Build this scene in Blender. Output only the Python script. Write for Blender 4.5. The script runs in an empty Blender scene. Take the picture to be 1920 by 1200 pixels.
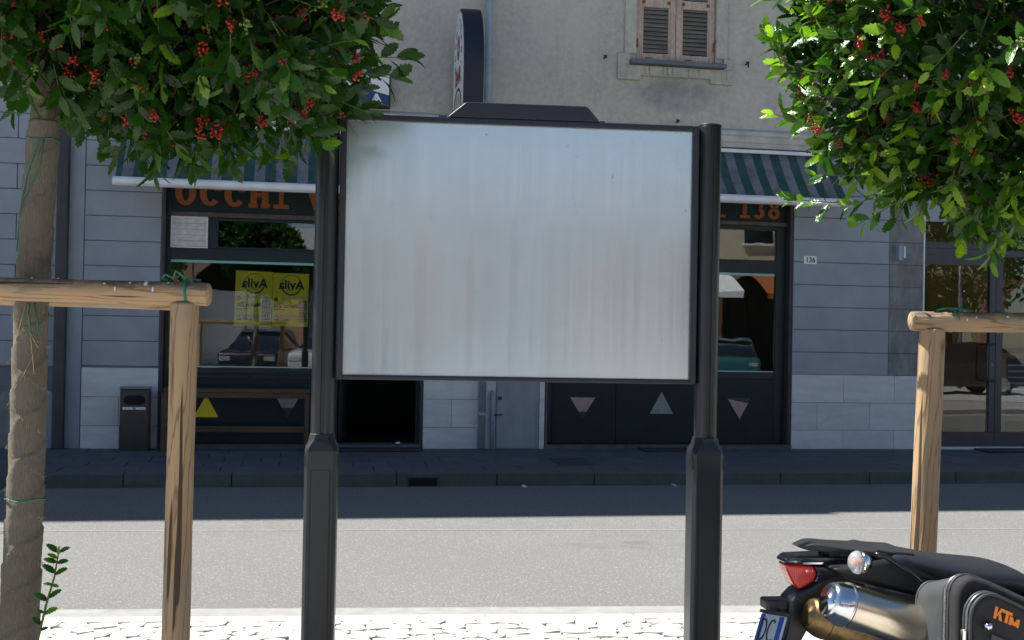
import bpy, bmesh, math, random
import numpy as np
from mathutils import Vector, Matrix, Euler

# ------------------------------------------------------------------ camera, sky, sun, exposure
scene = bpy.context.scene
COL = scene.collection
R = math.radians
YAW, PITCH, ROLL = R(-10.2), R(0.65), R(1.05)
CAM_POS = Vector((0.0, -14.47, 1.5))
cd = bpy.data.cameras.new('camera'); cam = bpy.data.objects.new('camera', cd); COL.objects.link(cam)
cd.sensor_width = 36.0; cd.lens = 36.0 * 2200 / 1920; cd.clip_start = 0.05; cd.clip_end = 2000
cam.matrix_world = Matrix.Translation(CAM_POS) @ (Matrix.Rotation(YAW, 4, 'Z') @ Matrix.Rotation(math.pi / 2 + PITCH, 4, 'X') @ Matrix.Rotation(ROLL, 4, 'Z'))
scene.camera = cam
SUN_EL = R(58); SUN_AZ = R(-64)           # azimuth measured from +Y towards +X
world = bpy.data.worlds.new('World'); scene.world = world; world.use_nodes = True
wn = world.node_tree.nodes; wl = world.node_tree.links
sky = wn.new('ShaderNodeTexSky'); sky.sky_type = 'NISHITA'; sky.sun_disc = False
sky.sun_elevation = SUN_EL; sky.sun_rotation = SUN_AZ; sky.dust_density = 0.3; sky.air_density = 1.0; sky.ozone_density = 3.0
wn['Background'].inputs['Strength'].default_value = 0.058
wl.new(sky.outputs[0], wn['Background'].inputs['Color'])
sd = bpy.data.lights.new('sun', 'SUN'); sun = bpy.data.objects.new('sun', sd); COL.objects.link(sun)
sd.energy = 5.0; sd.angle = R(0.53); sd.color = (1.0, 0.975, 0.925)
SUN_DIR = Vector((math.sin(SUN_AZ) * math.cos(SUN_EL), math.cos(SUN_AZ) * math.cos(SUN_EL), math.sin(SUN_EL)))
sun.rotation_euler = (-SUN_DIR).to_track_quat('-Z', 'Y').to_euler(); sun.location = SUN_DIR * 60
scene.view_settings.view_transform = 'Standard'; scene.view_settings.look = 'None'
scene.view_settings.exposure = 1.2; scene.view_settings.gamma = 1.0
random.seed(7); RNG = np.random.default_rng(7)

# ------------------------------------------------------------------ material helpers
def new_mat(name):
    m = bpy.data.materials.new(name); m.use_nodes = True
    nt = m.node_tree; return m, nt, nt.nodes['Principled BSDF']
def N(nt, t, **kw):
    n = nt.nodes.new(t)
    for k, v in kw.items():
        if k in n.inputs: n.inputs[k].default_value = v
        else: setattr(n, k, v)
    return n
def pos(nt, scale=(1, 1, 1), obj=False):
    if obj: src = N(nt, 'ShaderNodeTexCoord').outputs['Object']
    else: src = N(nt, 'ShaderNodeNewGeometry').outputs['Position']
    mp = N(nt, 'ShaderNodeMapping'); mp.inputs['Scale'].default_value = scale
    nt.links.new(src, mp.inputs['Vector']); return mp.outputs[0]
def noise(nt, vec, scale, detail=5, rough=.6, lo=.35, hi=.65):
    n = N(nt, 'ShaderNodeTexNoise'); n.inputs['Scale'].default_value = scale; n.inputs['Detail'].default_value = detail
    n.inputs['Roughness'].default_value = rough; nt.links.new(vec, n.inputs['Vector'])
    mr = N(nt, 'ShaderNodeMapRange'); mr.inputs['From Min'].default_value = lo; mr.inputs['From Max'].default_value = hi
    nt.links.new(n.outputs['Fac'], mr.inputs['Value']); return mr.outputs[0]
def mixc(nt, fac, a, b, blend='MIX'):
    m = N(nt, 'ShaderNodeMix'); m.data_type = 'RGBA'; m.blend_type = blend; m.clamp_factor = True
    for s, v in ((m.inputs[0], fac), (m.inputs[6], a), (m.inputs[7], b)):
        if isinstance(v, (int, float)): s.default_value = v
        elif isinstance(v, (tuple, list)): s.default_value = (*v[:3], 1)
        else: nt.links.new(v, s)
    return m.outputs[2]
def bump(nt, bs, h, strength, dist=.01):
    b = N(nt, 'ShaderNodeBump'); b.inputs['Strength'].default_value = strength; b.inputs['Distance'].default_value = dist
    nt.links.new(h, b.inputs['Height']); nt.links.new(b.outputs[0], bs.inputs['Normal'])
def M(name, c1, c2=None, scale=6, rough=.8, metal=0, bmp=0, bscale=80, coat=0, spec=.5, stretch=(1, 1, 1), speck=None, sscale=300, rand=0, obj=False, bdist=.004):
    m, nt, bs = new_mat(name)
    v = pos(nt, stretch, obj)
    c = (*c1, 1)
    if c2 is not None: c = mixc(nt, noise(nt, v, scale), c1, c2)
    if speck is not None: c = mixc(nt, noise(nt, v, sscale, 2, .5, .45, .75), c, speck)
    if rand:
        oi = N(nt, 'ShaderNodeObjectInfo'); mr = N(nt, 'ShaderNodeMapRange'); mr.inputs['To Min'].default_value = 1 - rand; mr.inputs['To Max'].default_value = 1 + rand
        nt.links.new(oi.outputs['Random'], mr.inputs['Value'])
        cc = N(nt, 'ShaderNodeCombineColor')
        for i in range(3): nt.links.new(mr.outputs[0], cc.inputs[i])
        c = mixc(nt, 1.0, c if not isinstance(c, tuple) else c, cc.outputs[0], 'MULTIPLY')
    if isinstance(c, tuple): bs.inputs['Base Color'].default_value = c
    else: nt.links.new(c, bs.inputs['Base Color'])
    bs.inputs['Roughness'].default_value = rough; bs.inputs['Metallic'].default_value = metal
    bs.inputs['Coat Weight'].default_value = coat; bs.inputs['Specular IOR Level'].default_value = spec
    if bmp: bump(nt, bs, noise(nt, v, bscale, 4, .6, .2, .8), bmp, bdist)
    return m

MT = {}
# stucco: three scales of mottling and dark streaks
def stucco():
    m, nt, bs = new_mat('stucco')
    v = pos(nt); vs = pos(nt, (1.6, 1, .35))
    c = mixc(nt, noise(nt, v, 1.1, 6, .6, .3, .7), (.46, .44, .375), (.375, .36, .31))
    c = mixc(nt, noise(nt, vs, 2.3, 6, .65, .45, .8), c, (.31, .30, .265))
    c = mixc(nt, noise(nt, v, 14, 4, .6, .4, .8), c, (.51, .49, .425))
    c = mixc(nt, noise(nt, pos(nt, (1, 1, 1)), 45, 3, .6, .66, .78), c, (.28, .26, .22))
    # damp stain hanging below the window apron, ragged outline
    mp = N(nt, 'ShaderNodeMapping'); mp.inputs['Location'].default_value = (-4.68 / .62, 0, -4.62 / .26); mp.inputs['Scale'].default_value = (1 / .62, 0, 1 / .26)
    gp_ = N(nt, 'ShaderNodeNewGeometry'); nt.links.new(gp_.outputs['Position'], mp.inputs['Vector'])
    ln = N(nt, 'ShaderNodeVectorMath', operation='LENGTH'); nt.links.new(mp.outputs[0], ln.inputs[0])
    iv = N(nt, 'ShaderNodeMapRange'); iv.inputs['From Min'].default_value = 1.05; iv.inputs['From Max'].default_value = .6; nt.links.new(ln.outputs['Value'], iv.inputs['Value'])
    mu = N(nt, 'ShaderNodeMath', operation='MULTIPLY'); nt.links.new(iv.outputs[0], mu.inputs[0]); nt.links.new(noise(nt, v, 5, 5, .7, .25, .6), mu.inputs[1])
    c = mixc(nt, mu.outputs[0], c, (.25, .245, .225))
    nt.links.new(c, bs.inputs['Base Color']); bs.inputs['Roughness'].default_value = .95
    bump(nt, bs, noise(nt, v, 90, 5, .7, .2, .8), .5, .006); return m
MT['stucco'] = stucco()
MT['cornice'] = M('cornice_paint', (.50, .48, .44), (.38, .36, .33), 5, .9, bmp=.3)
MT['grey_wall'] = M('grey_wall_paint', (.30, .325, .365), (.26, .283, .322), 2.2, .9, bmp=.35, bscale=120, rand=.03)
MT['grey_back'] = M('grey_joint', (.15, .16, .175), None, rough=.95)
MT['bare'] = M('bare_concrete', (.24, .245, .24), (.15, .155, .15), 7, .95, bmp=.5, bscale=90, stretch=(1, 1, .5), rand=.05)
MT['travertine'] = M('travertine', (.60, .61, .61), (.52, .53, .53), 3.5, .75, bmp=.35, bscale=60, stretch=(.5, 1, 1.6), speck=(.49, .495, .49), sscale=9, rand=.05)
MT['teal'] = M('dark_teal_paint', (.008, .020, .024), (.012, .025, .03), 4, .42, spec=.3)
MT['teal_in'] = M('dark_teal_panel', (.008, .021, .025), (.006, .016, .019), 3, .5, spec=.25)
MT['jamb'] = M('jamb_brown', (.05, .035, .04), (.03, .024, .03), 9, .7, bmp=.2)
MT['headrail'] = M('header_rail', (.10, .085, .07), (.06, .052, .045), 8, .7, bmp=.2)
MT['letter'] = M('orange_letter_wood', (.31, .088, .02), (.21, .056, .013), 12, .7, stretch=(1, 1, 6), bmp=.2)
MT['white_metal'] = M('white_metal', (.72, .73, .74), (.60, .61, .62), 5, .45)
MT['white_louvre'] = M('white_louvre', (.66, .67, .68), (.50, .49, .47), 14, .55)
MT['cyan'] = M('cyan_film', (.22, .50, .50), None, rough=.4)
MT['sill'] = M('sill_stone', (.10, .095, .10), (.06, .06, .066), 10, .7, bmp=.3)
MT['slate'] = M('slate_sill', (.13, .145, .16), (.09, .10, .115), 9, .6, bmp=.2)
MT['shutter'] = M('peeling_shutter', (.47, .35, .29), (.37, .26, .20), 9, .8, stretch=(1, 1, .35), speck=(.50, .43, .38), sscale=40, bmp=.3)
MT['slat'] = M('shutter_slat', (.20, .185, .165), (.14, .125, .11), 12, .8, stretch=(.3, 1, 1), bmp=.3, rand=.12)
MT['rust'] = M('rust', (.26, .095, .03), (.14, .05, .02), 30, .9, bmp=.4)
MT['iron'] = M('dark_iron', (.03, .022, .02), (.05, .032, .025), 40, .8, bmp=.3)
MT['pipe_blue'] = M('downpipe_paint', (.30, .34, .42), (.24, .28, .35), 4, .5, bmp=.1)
MT['pipe_dark'] = M('dark_downpipe', (.035, .034, .042), (.022, .022, .028), 5, .5)
MT['cabinet'] = M('cabinet_paint', (.27, .295, .32), (.21, .23, .255), 4, .6, stretch=(1, 1, .5), bmp=.1)
MT['interior'] = M('interior_dark', (.035, .028, .022), (.02, .017, .014), 2, .8)
MT['ochre'] = M('ochre_wall', (.42, .20, .05), (.34, .15, .035), 2, .9)
MT['benchwood'] = M('bench_wood', (.085, .048, .024), (.05, .028, .015), 10, .6, stretch=(.12, 1, 1), bmp=.25)
MT['alu'] = M('dark_aluminium', (.055, .06, .072), (.045, .05, .06), 5, .4, metal=.3)
MT['pave'] = M('far_paving', (.085, .090, .098), (.062, .066, .072), 5, .9, bmp=.5, bscale=110, speck=(.115, .12, .125), rand=.07)
MT['kerb'] = M('kerb_stone', (.075, .082, .080), (.052, .058, .056), 7, .9, bmp=.5, speck=(.16, .16, .15), sscale=160, rand=.08)
MT['joint'] = M('paving_joint', (.045, .045, .045), None, rough=1)
MT['mortar'] = M('sand_mortar', (.36, .345, .305), (.27, .255, .225), 18, 1, bmp=.6, bscale=200)
MT['cobble'] = M('pale_cobble', (.46, .445, .41), (.37, .355, .32), 11, .85, bmp=.6, bscale=60, speck=(.50, .485, .45), sscale=160, rand=.16)
MT['square'] = M('pale_bounce_ground', (.46, .455, .44), (.38, .375, .36), 3, .9)  # tone set pale so the unseen ground reflects more light into the board
MT['gutter'] = M('gutter_concrete', (.27, .265, .25), (.22, .215, .205), 9, .95, bmp=.4)
MT['bin'] = M('bin_black', (.012, .012, .014), (.02, .02, .022), 6, .35)
MT['black'] = M('black_void', (.004, .004, .005), None, rough=.9)
MT['binlid'] = M('bin_lid', (.22, .24, .27), (.16, .17, .2), 8, .35, metal=.5)
MT['white'] = M('white_print', (.75, .75, .74), None, rough=.6)
MT['blueprint'] = M('blue_print', (.02, .05, .22), None, rough=.6)
MT['blackprint'] = M('black_print', (.015, .015, .012), None, rough=.7)
MT['redprint'] = M('red_print', (.35, .03, .02), None, rough=.7)
MT['greenprint'] = M('green_print', (.03, .20, .07), None, rough=.7)
MT['greyprint'] = M('grey_print', (.42, .42, .34), None, rough=.7)
MT['poster'] = M('yellow_poster', (.82, .68, .03), (.74, .60, .02), 7, .7)
MT['signwhite'] = M('sign_white', (.70, .71, .73), None, rough=.4)
MT['signblue'] = M('sign_blue', (.012, .035, .13), None, rough=.4)
MT['signdark'] = M('sign_edge', (.006, .008, .018), None, rough=.45)
MT['signred'] = M('sign_red', (.22, .035, .04), None, rough=.5)
MT['charcoal'] = M('charcoal_post', (.017, .020, .024), (.023, .026, .030), 3, .34, metal=.1, bmp=.06, bscale=200)
MT['charcoal2'] = M('charcoal_frame', (.017, .019, .030), (.023, .025, .036), 4, .38, metal=.0)
MT['berry'] = M('red_berry', (.36, .010, .004), (.25, .006, .003), 60, .28, coat=.3)
MT['berry_green'] = M('green_berry', (.10, .15, .02), None, rough=.4)
MT['twig'] = M('twig', (.11, .13, .045), (.07, .075, .035), 30, .8)
MT['bark'] = M('bark', (.11, .095, .06), (.06, .052, .036), 16, .95, bmp=.8, bscale=45, stretch=(1, 1, .5), speck=(.17, .155, .10), sscale=35, bdist=.01)
MT['tie'] = M('green_tie', (.01, .16, .09), None, rough=.5)
MT['straw'] = M('straw_string', (.40, .33, .19), None, rough=.9)
MT['dropping'] = M('bird_dropping', (.70, .70, .66), None, rough=.8)
MT['menuboard'] = M('menu_board', (.015, .025, .06), None, rough=.7)
MT['boardwood'] = M('menu_frame_wood', (.40, .24, .07), (.30, .17, .05), 10, .6, stretch=(1, 1, .2))
# bike
MT['plastic'] = M('black_plastic', (.013, .014, .017), (.018, .019, .022), 10, .42, bmp=.12, bscale=350)
MT['gloss'] = M('gloss_black', (.008, .009, .014), None, rough=.22, coat=.4)
MT['seat'] = M('seat_vinyl', (.011, .012, .018), (.015, .016, .022), 6, .5, bmp=.15, bscale=500)
MT['bag'] = M('bag_fabric', (.012, .012, .014), (.018, .018, .02), 30, .75, bmp=.5, bscale=700)
MT['bagside'] = M('bag_vinyl', (.040, .045, .050), (.055, .060, .065), 20, .42, bmp=.6, bscale=400)
MT['baggrey'] = M('bag_grey', (.06, .06, .075), (.05, .05, .06), 20, .6, bmp=.4, bscale=500)
MT['piping'] = M('piping_grey', (.035, .035, .033), None, rough=.6)
MT['zip'] = M('zip_metal', (.30, .31, .33), (.12, .12, .13), 300, .35, metal=.8)
MT['steel'] = M('brushed_steel', (.74, .66, .54), (.64, .55, .43), 30, .22, metal=1, stretch=(.3, 1, 1), bmp=.05, bscale=400)
MT['polish'] = M('polished_steel', (.72, .73, .75), None, rough=.14, metal=1)
MT['steelold'] = M('heat_tinted_steel', (.30, .20, .09), (.12, .085, .045), 16, .42, metal=.9, bmp=.2)
MT['orange'] = M('orange_logo', (.75, .20, .005), None, rough=.5)
MT['plateblue'] = M('plate_blue', (.01, .06, .35), None, rough=.4)
MT['platewhite'] = M('plate_white', (.42, .48, .55), None, rough=.4)
MT['tyre'] = M('tyre', (.02, .02, .02), None, rough=.9)
MT['bulb'] = M('orange_bulb', (.7, .22, .02), None, rough=.3)
# background street behind the viewer (seen in the glass)
MT['brick'] = M('tan_brick', (.36, .22, .15), (.28, .17, .115), 10, .9, stretch=(.6, 1, 3), bmp=.3)
MT['cream'] = M('cream_render', (.56, .48, .36), (.50, .43, .32), 2, .95)
MT['shopdark'] = M('arcade_dark', (.05, .045, .04), None, rough=.8)

def glass(name, tint, ior):
    m, nt, bs = new_mat(name); nt.nodes.remove(bs)
    fr = N(nt, 'ShaderNodeFresnel'); fr.inputs['IOR'].default_value = ior
    tr = N(nt, 'ShaderNodeBsdfTransparent'); tr.inputs[0].default_value = (*tint, 1)
    gl = N(nt, 'ShaderNodeBsdfGlossy'); gl.inputs['Roughness'].default_value = .0
    b = N(nt, 'ShaderNodeBump'); b.inputs['Strength'].default_value = .05; b.inputs['Distance'].default_value = .01
    nt.links.new(noise(nt, pos(nt), 2.2, 2, .5, 0, 1), b.inputs['Height']); nt.links.new(b.outputs[0], gl.inputs['Normal'])
    mx = N(nt, 'ShaderNodeMixShader'); nt.links.new(fr.outputs[0], mx.inputs[0]); nt.links.new(tr.outputs[0], mx.inputs[1]); nt.links.new(gl.outputs[0], mx.inputs[2])
    nt.links.new(mx.outputs[0], nt.nodes['Material Output'].inputs['Surface']); return m
MT['glass'] = glass('window_glass', (.93, .985, .985), 1.95)
MT['glass_clear'] = glass('door_glass', (.92, .95, .95), 1.6)

def lens_mat(name, col, rough=.08, trans=.6):
    m, nt, bs = new_mat(name); bs.inputs['Base Color'].default_value = (*col, 1); bs.inputs['Roughness'].default_value = rough
    bs.inputs['Transmission Weight'].default_value = trans; bs.inputs['Coat Weight'].default_value = .5
    w = N(nt, 'ShaderNodeTexWave'); w.inputs['Scale'].default_value = 60; nt.links.new(pos(nt, (1, 1, 2), True), w.inputs['Vector']); bump(nt, bs, w.outputs['Fac'], .25, .002)
    return m
MT['redlens'] = lens_mat('red_lens', (.75, .02, .012), .12, .35)
MT['clearlens'] = lens_mat('clear_lens', (.85, .87, .9), .05, .75)
MT['carglass'] = M('car_glass', (.01, .012, .014), None, rough=.05, coat=.5)

def asphalt():
    m, nt, bs = new_mat('asphalt'); v = pos(nt)
    c = mixc(nt, noise(nt, v, .7, 5, .6, .35, .65), (.186, .183, .175), (.164, .162, .156))
    c = mixc(nt, noise(nt, v, 75, 3, .75, .40, .62), c, (.115, .113, .107))
    c = mixc(nt, noise(nt, v, 80, 2, .6, .60, .70), c, (.36, .35, .32))
    c = mixc(nt, noise(nt, pos(nt, (.25, 1, 1)), 3.2, 4, .6, .58, .8), c, (.155, .15, .142))
    # a dark oily stain with its own ragged outline
    geo = N(nt, 'ShaderNodeNewGeometry'); mp = N(nt, 'ShaderNodeMapping'); mp.inputs['Location'].default_value = (-2.55 / .75, 5.55 / .42, 0); mp.inputs['Scale'].default_value = (1 / .75, 1 / .42, 0)
    nt.links.new(geo.outputs['Position'], mp.inputs['Vector'])
    ln = N(nt, 'ShaderNodeVectorMath', operation='LENGTH'); nt.links.new(mp.outputs[0], ln.inputs[0])
    inv = N(nt, 'ShaderNodeMapRange'); inv.inputs['From Min'].default_value = 1.1; inv.inputs['From Max'].default_value = .2
    nt.links.new(ln.outputs['Value'], inv.inputs['Value'])
    mul = N(nt, 'ShaderNodeMath', operation='MULTIPLY'); nt.links.new(inv.outputs[0], mul.inputs[0]); nt.links.new(noise(nt, pos(nt, (.5, 1.4, 1)), 6, 4, .7, .5, .72), mul.inputs[1])
    c = mixc(nt, mul.outputs[0], c, (.085, .082, .08))
    nt.links.new(c, bs.inputs['Base Color']); bs.inputs['Roughness'].default_value = .92
    bump(nt, bs, noise(nt, v, 150, 3, .7, .2, .8), .7, .006); return m
MT['asphalt'] = asphalt()
MT['linewhite'] = M('worn_line', (.42, .41, .39), (.26, .255, .245), 5, .9, speck=(.2, .2, .2), sscale=90)

def wood():
    m, nt, bs = new_mat('debarked_pine')
    v = pos(nt, (1, 1, .10), True)
    w = N(nt, 'ShaderNodeTexWave'); w.wave_type = 'BANDS'; w.bands_direction = 'DIAGONAL'
    w.inputs['Scale'].default_value = 16; w.inputs['Distortion'].default_value = 9; w.inputs['Detail'].default_value = 3; w.inputs['Detail Scale'].default_value = 1.6
    nt.links.new(v, w.inputs['Vector'])
    c = mixc(nt, noise(nt, pos(nt, (1, 1, .15), True), 9, 4, .6, .35, .7), (.42, .275, .145), (.33, .215, .12))
    mr = N(nt, 'ShaderNodeMapRange'); mr.inputs['From Min'].default_value = .84; mr.inputs['From Max'].default_value = 1.0; nt.links.new(w.outputs['Fac'], mr.inputs['Value'])
    c = mixc(nt, mr.outputs[0], c, (.22, .125, .06))
    c = mixc(nt, noise(nt, pos(nt, (1, 1, .22), True), 6, 3, .6, .62, .90), c, (.34, .17, .065))
    c = mixc(nt, noise(nt, pos(nt, (1, 1, 1)), 5, 4, .6, .45, .8), c, (.28, .225, .16))
    # knots
    vo = N(nt, 'ShaderNodeTexVoronoi'); vo.inputs['Scale'].default_value = 6.5; nt.links.new(pos(nt, (1, 1, .75), True), vo.inputs['Vector'])
    k = N(nt, 'ShaderNodeMapRange'); k.inputs['From Min'].default_value = .17; k.inputs['From Max'].default_value = .06; nt.links.new(vo.outputs['Distance'], k.inputs['Value'])
    rg = N(nt, 'ShaderNodeMath', operation='SINE'); ms = N(nt, 'ShaderNodeMath', operation='MULTIPLY'); ms.inputs[1].default_value = 210
    nt.links.new(vo.outputs['Distance'], ms.inputs[0]); nt.links.new(ms.outputs[0], rg.inputs[0])
    rr = N(nt, 'ShaderNodeMapRange'); rr.inputs['From Min'].default_value = -1; rr.inputs['To Min'].default_value = .15; nt.links.new(rg.outputs[0], rr.inputs['Value'])
    km = N(nt, 'ShaderNodeMath', operation='MULTIPLY'); nt.links.new(k.outputs[0], km.inputs[0]); nt.links.new(rr.outputs[0], km.inputs[1])
    c = mixc(nt, km.outputs[0], c, (.13, .06, .022))
    # dirt and grey weathering on the upper side
    gn = N(nt, 'ShaderNodeNewGeometry'); sz = N(nt, 'ShaderNodeSeparateXYZ'); nt.links.new(gn.outputs['Normal'], sz.inputs[0])
    wz = N(nt, 'ShaderNodeMapRange'); wz.inputs['From Min'].default_value = .15; wz.inputs['From Max'].default_value = .75; nt.links.new(sz.outputs[2], wz.inputs['Value'])
    wm = N(nt, 'ShaderNodeMath', operation='MULTIPLY'); nt.links.new(wz.outputs[0], wm.inputs[0]); nt.links.new(noise(nt, pos(nt), 22, 4, .7, .3, .6), wm.inputs[1])
    c = mixc(nt, wm.outputs[0], c, (.10, .085, .065))
    # drying cracks
    cr = noise(nt, pos(nt, (1, 1, .035), True), 34, 2, .4, .655, .675)
    c = mixc(nt, cr, c, (.06, .035, .018))
    nt.links.new(c, bs.inputs['Base Color']); bs.inputs['Roughness'].default_value = .75
    ad = N(nt, 'ShaderNodeMath', operation='SUBTRACT'); nt.links.new(w.outputs['Fac'], ad.inputs[0]); nt.links.new(cr, ad.inputs[1])
    bump(nt, bs, ad.outputs[0], .35, .003); return m
MT['wood'] = wood()

def burlap():
    m, nt, bs = new_mat('burlap')
    v = pos(nt, (1, 1, 1), True)
    c = mixc(nt, noise(nt, v, 9, 5, .6, .3, .7), (.33, .30, .245), (.22, .20, .165))
    ch = N(nt, 'ShaderNodeTexWave'); ch.bands_direction = 'Z'; ch.inputs['Scale'].default_value = 130; ch.inputs['Distortion'].default_value = 1.5; nt.links.new(v, ch.inputs['Vector'])
    cv = noise(nt, pos(nt, (330, 330, 40), True), 1, 2, .5, .3, .7)
    c = mixc(nt, mixc(nt, .5, ch.outputs['Color'], cv), c, (.14, .12, .09))
    c = mixc(nt, noise(nt, v, 5, 4, .6, .6, .75), c, (.12, .10, .07))
    nt.links.new(c, bs.inputs['Base Color']); bs.inputs['Roughness'].default_value = 1; bs.inputs['Specular IOR Level'].default_value = .1
    bump(nt, bs, mixc(nt, .45, mixc(nt, .5, ch.outputs['Color'], cv), noise(nt, v, 70, 4, .75, .2, .8)), .9, .006); return m
MT['burlap'] = burlap()

def leafmat():
    m, nt, bs = new_mat('holly_leaf')
    at = N(nt, 'ShaderNodeAttribute'); at.attribute_name = 'tone'
    ra = N(nt, 'ShaderNodeValToRGB'); e = ra.color_ramp.elements
    e[0].position = 0; e[0].color = (.007, .030, .006, 1); e[1].position = 1; e[1].color = (.27, .42, .03, 1)
    k = e.new(.5); k.color = (.030, .092, .012, 1); k = e.new(.8); k.color = (.12, .24, .025, 1)
    nt.links.new(at.outputs['Fac'], ra.inputs[0])
    c = mixc(nt, noise(nt, pos(nt), 40, 3, .6, .5, 1.0), ra.outputs[0], (.045, .075, .02))
    nt.links.new(c, bs.inputs['Base Color']); bs.inputs['Roughness'].default_value = .20; bs.inputs['Specular IOR Level'].default_value = .45
    bump(nt, bs, noise(nt, pos(nt), 140, 2, .5, .2, .8), .35, .004)
    tl = N(nt, 'ShaderNodeBsdfTranslucent'); nt.links.new(mixc(nt, 1.0, c, (1.0, 1.25, .45), 'MULTIPLY'), tl.inputs[0])
    ad = N(nt, 'ShaderNodeMixShader'); ad.inputs[0].default_value = .42
    nt.links.new(bs.outputs[0], ad.inputs[1]); nt.links.new(tl.outputs[0], ad.inputs[2])
    nt.links.new(ad.outputs[0], nt.nodes['Material Output'].inputs['Surface']); return m
MT['leaf'] = leafmat()

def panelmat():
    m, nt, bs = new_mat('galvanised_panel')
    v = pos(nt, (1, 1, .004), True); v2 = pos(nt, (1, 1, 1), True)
    c = mixc(nt, noise(nt, v, 90, 4, .6, .3, .7), (.655, .745, .79), (.635, .72, .765))  # panel tones tinted blue, putting the sky's reflection into the base colour
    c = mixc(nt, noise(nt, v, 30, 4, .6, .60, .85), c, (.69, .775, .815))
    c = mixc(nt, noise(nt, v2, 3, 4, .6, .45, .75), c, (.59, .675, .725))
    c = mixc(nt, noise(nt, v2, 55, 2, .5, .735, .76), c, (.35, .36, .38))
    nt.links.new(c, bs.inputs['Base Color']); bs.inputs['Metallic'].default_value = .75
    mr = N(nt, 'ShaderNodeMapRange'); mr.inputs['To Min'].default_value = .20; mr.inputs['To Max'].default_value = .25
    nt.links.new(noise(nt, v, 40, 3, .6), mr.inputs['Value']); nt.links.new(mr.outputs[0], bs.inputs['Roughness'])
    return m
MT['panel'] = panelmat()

def awningmat():
    m, nt, bs = new_mat('striped_awning'); v = pos(nt)
    sx = N(nt, 'ShaderNodeSeparateXYZ'); nt.links.new(v, sx.inputs[0])
    d = N(nt, 'ShaderNodeMath', operation='DIVIDE'); d.inputs[1].default_value = .245; nt.links.new(sx.outputs[0], d.inputs[0])
    f = N(nt, 'ShaderNodeMath', operation='FRACT'); ad = N(nt, 'ShaderNodeMath', operation='ADD'); ad.inputs[1].default_value = 100.30
    nt.links.new(d.outputs[0], ad.inputs[0]); nt.links.new(ad.outputs[0], f.inputs[0])
    g = N(nt, 'ShaderNodeMath', operation='GREATER_THAN'); g.inputs[1].default_value = .5; nt.links.new(f.outputs[0], g.inputs[0])
    c = mixc(nt, g.outputs[0], (.17, .175, .19), (.006, .060, .050)); c = mixc(nt, noise(nt, v, 6, 5, .6, .4, .8), c, (.06, .075, .075))
    nt.links.new(c, bs.inputs['Base Color']); bs.inputs['Roughness'].default_value = .9; return m
MT['awning'] = awningmat()

# ------------------------------------------------------------------ mesh helpers
class MB:
    def __init__(s): s.v = []; s.f = []
    def add(s, vs, fs):
        o = len(s.v); s.v += [tuple(p) for p in vs]; s.f += [tuple(i + o for i in f) for f in fs]; return s
    def box(s, x0, x1, y0, y1, z0, z1):
        return s.add([(x0,y0,z0),(x1,y0,z0),(x1,y1,z0),(x0,y1,z0),(x0,y0,z1),(x1,y0,z1),(x1,y1,z1),(x0,y1,z1)],
                     [(0,3,2,1),(4,5,6,7),(0,1,5,4),(1,2,6,5),(2,3,7,6),(3,0,4,7)])
    def prism(s, pts, axis, a, b):        # polygon pts in the two other axes (x,z for 'y', y,z for 'x', x,y for 'z')
        def P(p, t): return {'x': (t, p[0], p[1]), 'y': (p[0], t, p[1]), 'z': (p[0], p[1], t)}[axis]
        n = len(pts)
        return s.add([P(p, a) for p in pts] + [P(p, b) for p in pts], [tuple(range(n))[::-1], tuple(range(n, 2 * n))] + [(i, (i + 1) % n, n + (i + 1) % n, n + i) for i in range(n)])
    def tube(s, path, rad, n=10, cap=True, flat=1.0):
        path = [Vector(p) for p in path]; rad = rad if isinstance(rad, (list, tuple)) else [rad] * len(path)
        vs = []; prev = None
        for i, p in enumerate(path):
            t = (path[min(i + 1, len(path) - 1)] - path[max(i - 1, 0)]).normalized()
            if prev is None: a = t.orthogonal().normalized()
            else: a = (prev - t * prev.dot(t)).normalized()
            prev = a; b = t.cross(a)
            for k in range(n):
                w = 2 * math.pi * k / n; vs.append(p + (a * math.cos(w) + b * math.sin(w) * flat) * rad[i])
        fs = []
        for i in range(len(path) - 1):
            for k in range(n): fs.append((i * n + k, i * n + (k + 1) % n, (i + 1) * n + (k + 1) % n, (i + 1) * n + k))
        if cap: fs += [tuple(range(n))[::-1], tuple(range((len(path) - 1) * n, len(path) * n))]
        return s.add(vs, fs)
    def xf(s, mat):
        s.v = [tuple(mat @ Vector(p)) for p in s.v]; return s
    def mesh(s, name, mat=None, smooth=False):
        me = bpy.data.meshes.new(name); me.from_pydata(s.v, [], s.f)
        bm = bmesh.new(); bm.from_mesh(me); bmesh.ops.recalc_face_normals(bm, faces=bm.faces); bm.to_mesh(me); bm.free()
        if smooth: me.polygons.foreach_set('use_smooth', [True] * len(me.polygons))
        if mat: me.materials.append(MT[mat])
        return me
    def build(s, name, mat, parent=None, smooth=False, bevel=0, seg=2, loc=None, rot=None, ang=35):
        return link(name, s.mesh(name, mat, smooth), parent, loc, rot, bevel, seg, ang)
def link(name, data, parent=None, loc=None, rot=None, bevel=0, seg=2, ang=35):
    o = bpy.data.objects.new(name, data); COL.objects.link(o)
    if parent: o.parent = parent
    if loc is not None: o.location = loc
    if rot is not None: o.rotation_euler = rot
    if bevel:
        b = o.modifiers.new('bevel', 'BEVEL'); b.width = bevel; b.segments = seg; b.limit_method = 'ANGLE'; b.angle_limit = R(ang)
        if o.data and o.data.users == 1: o.data.polygons.foreach_set('use_smooth', [True] * len(o.data.polygons))
        w = o.modifiers.new('wn', 'WEIGHTED_NORMAL')
    return o
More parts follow.
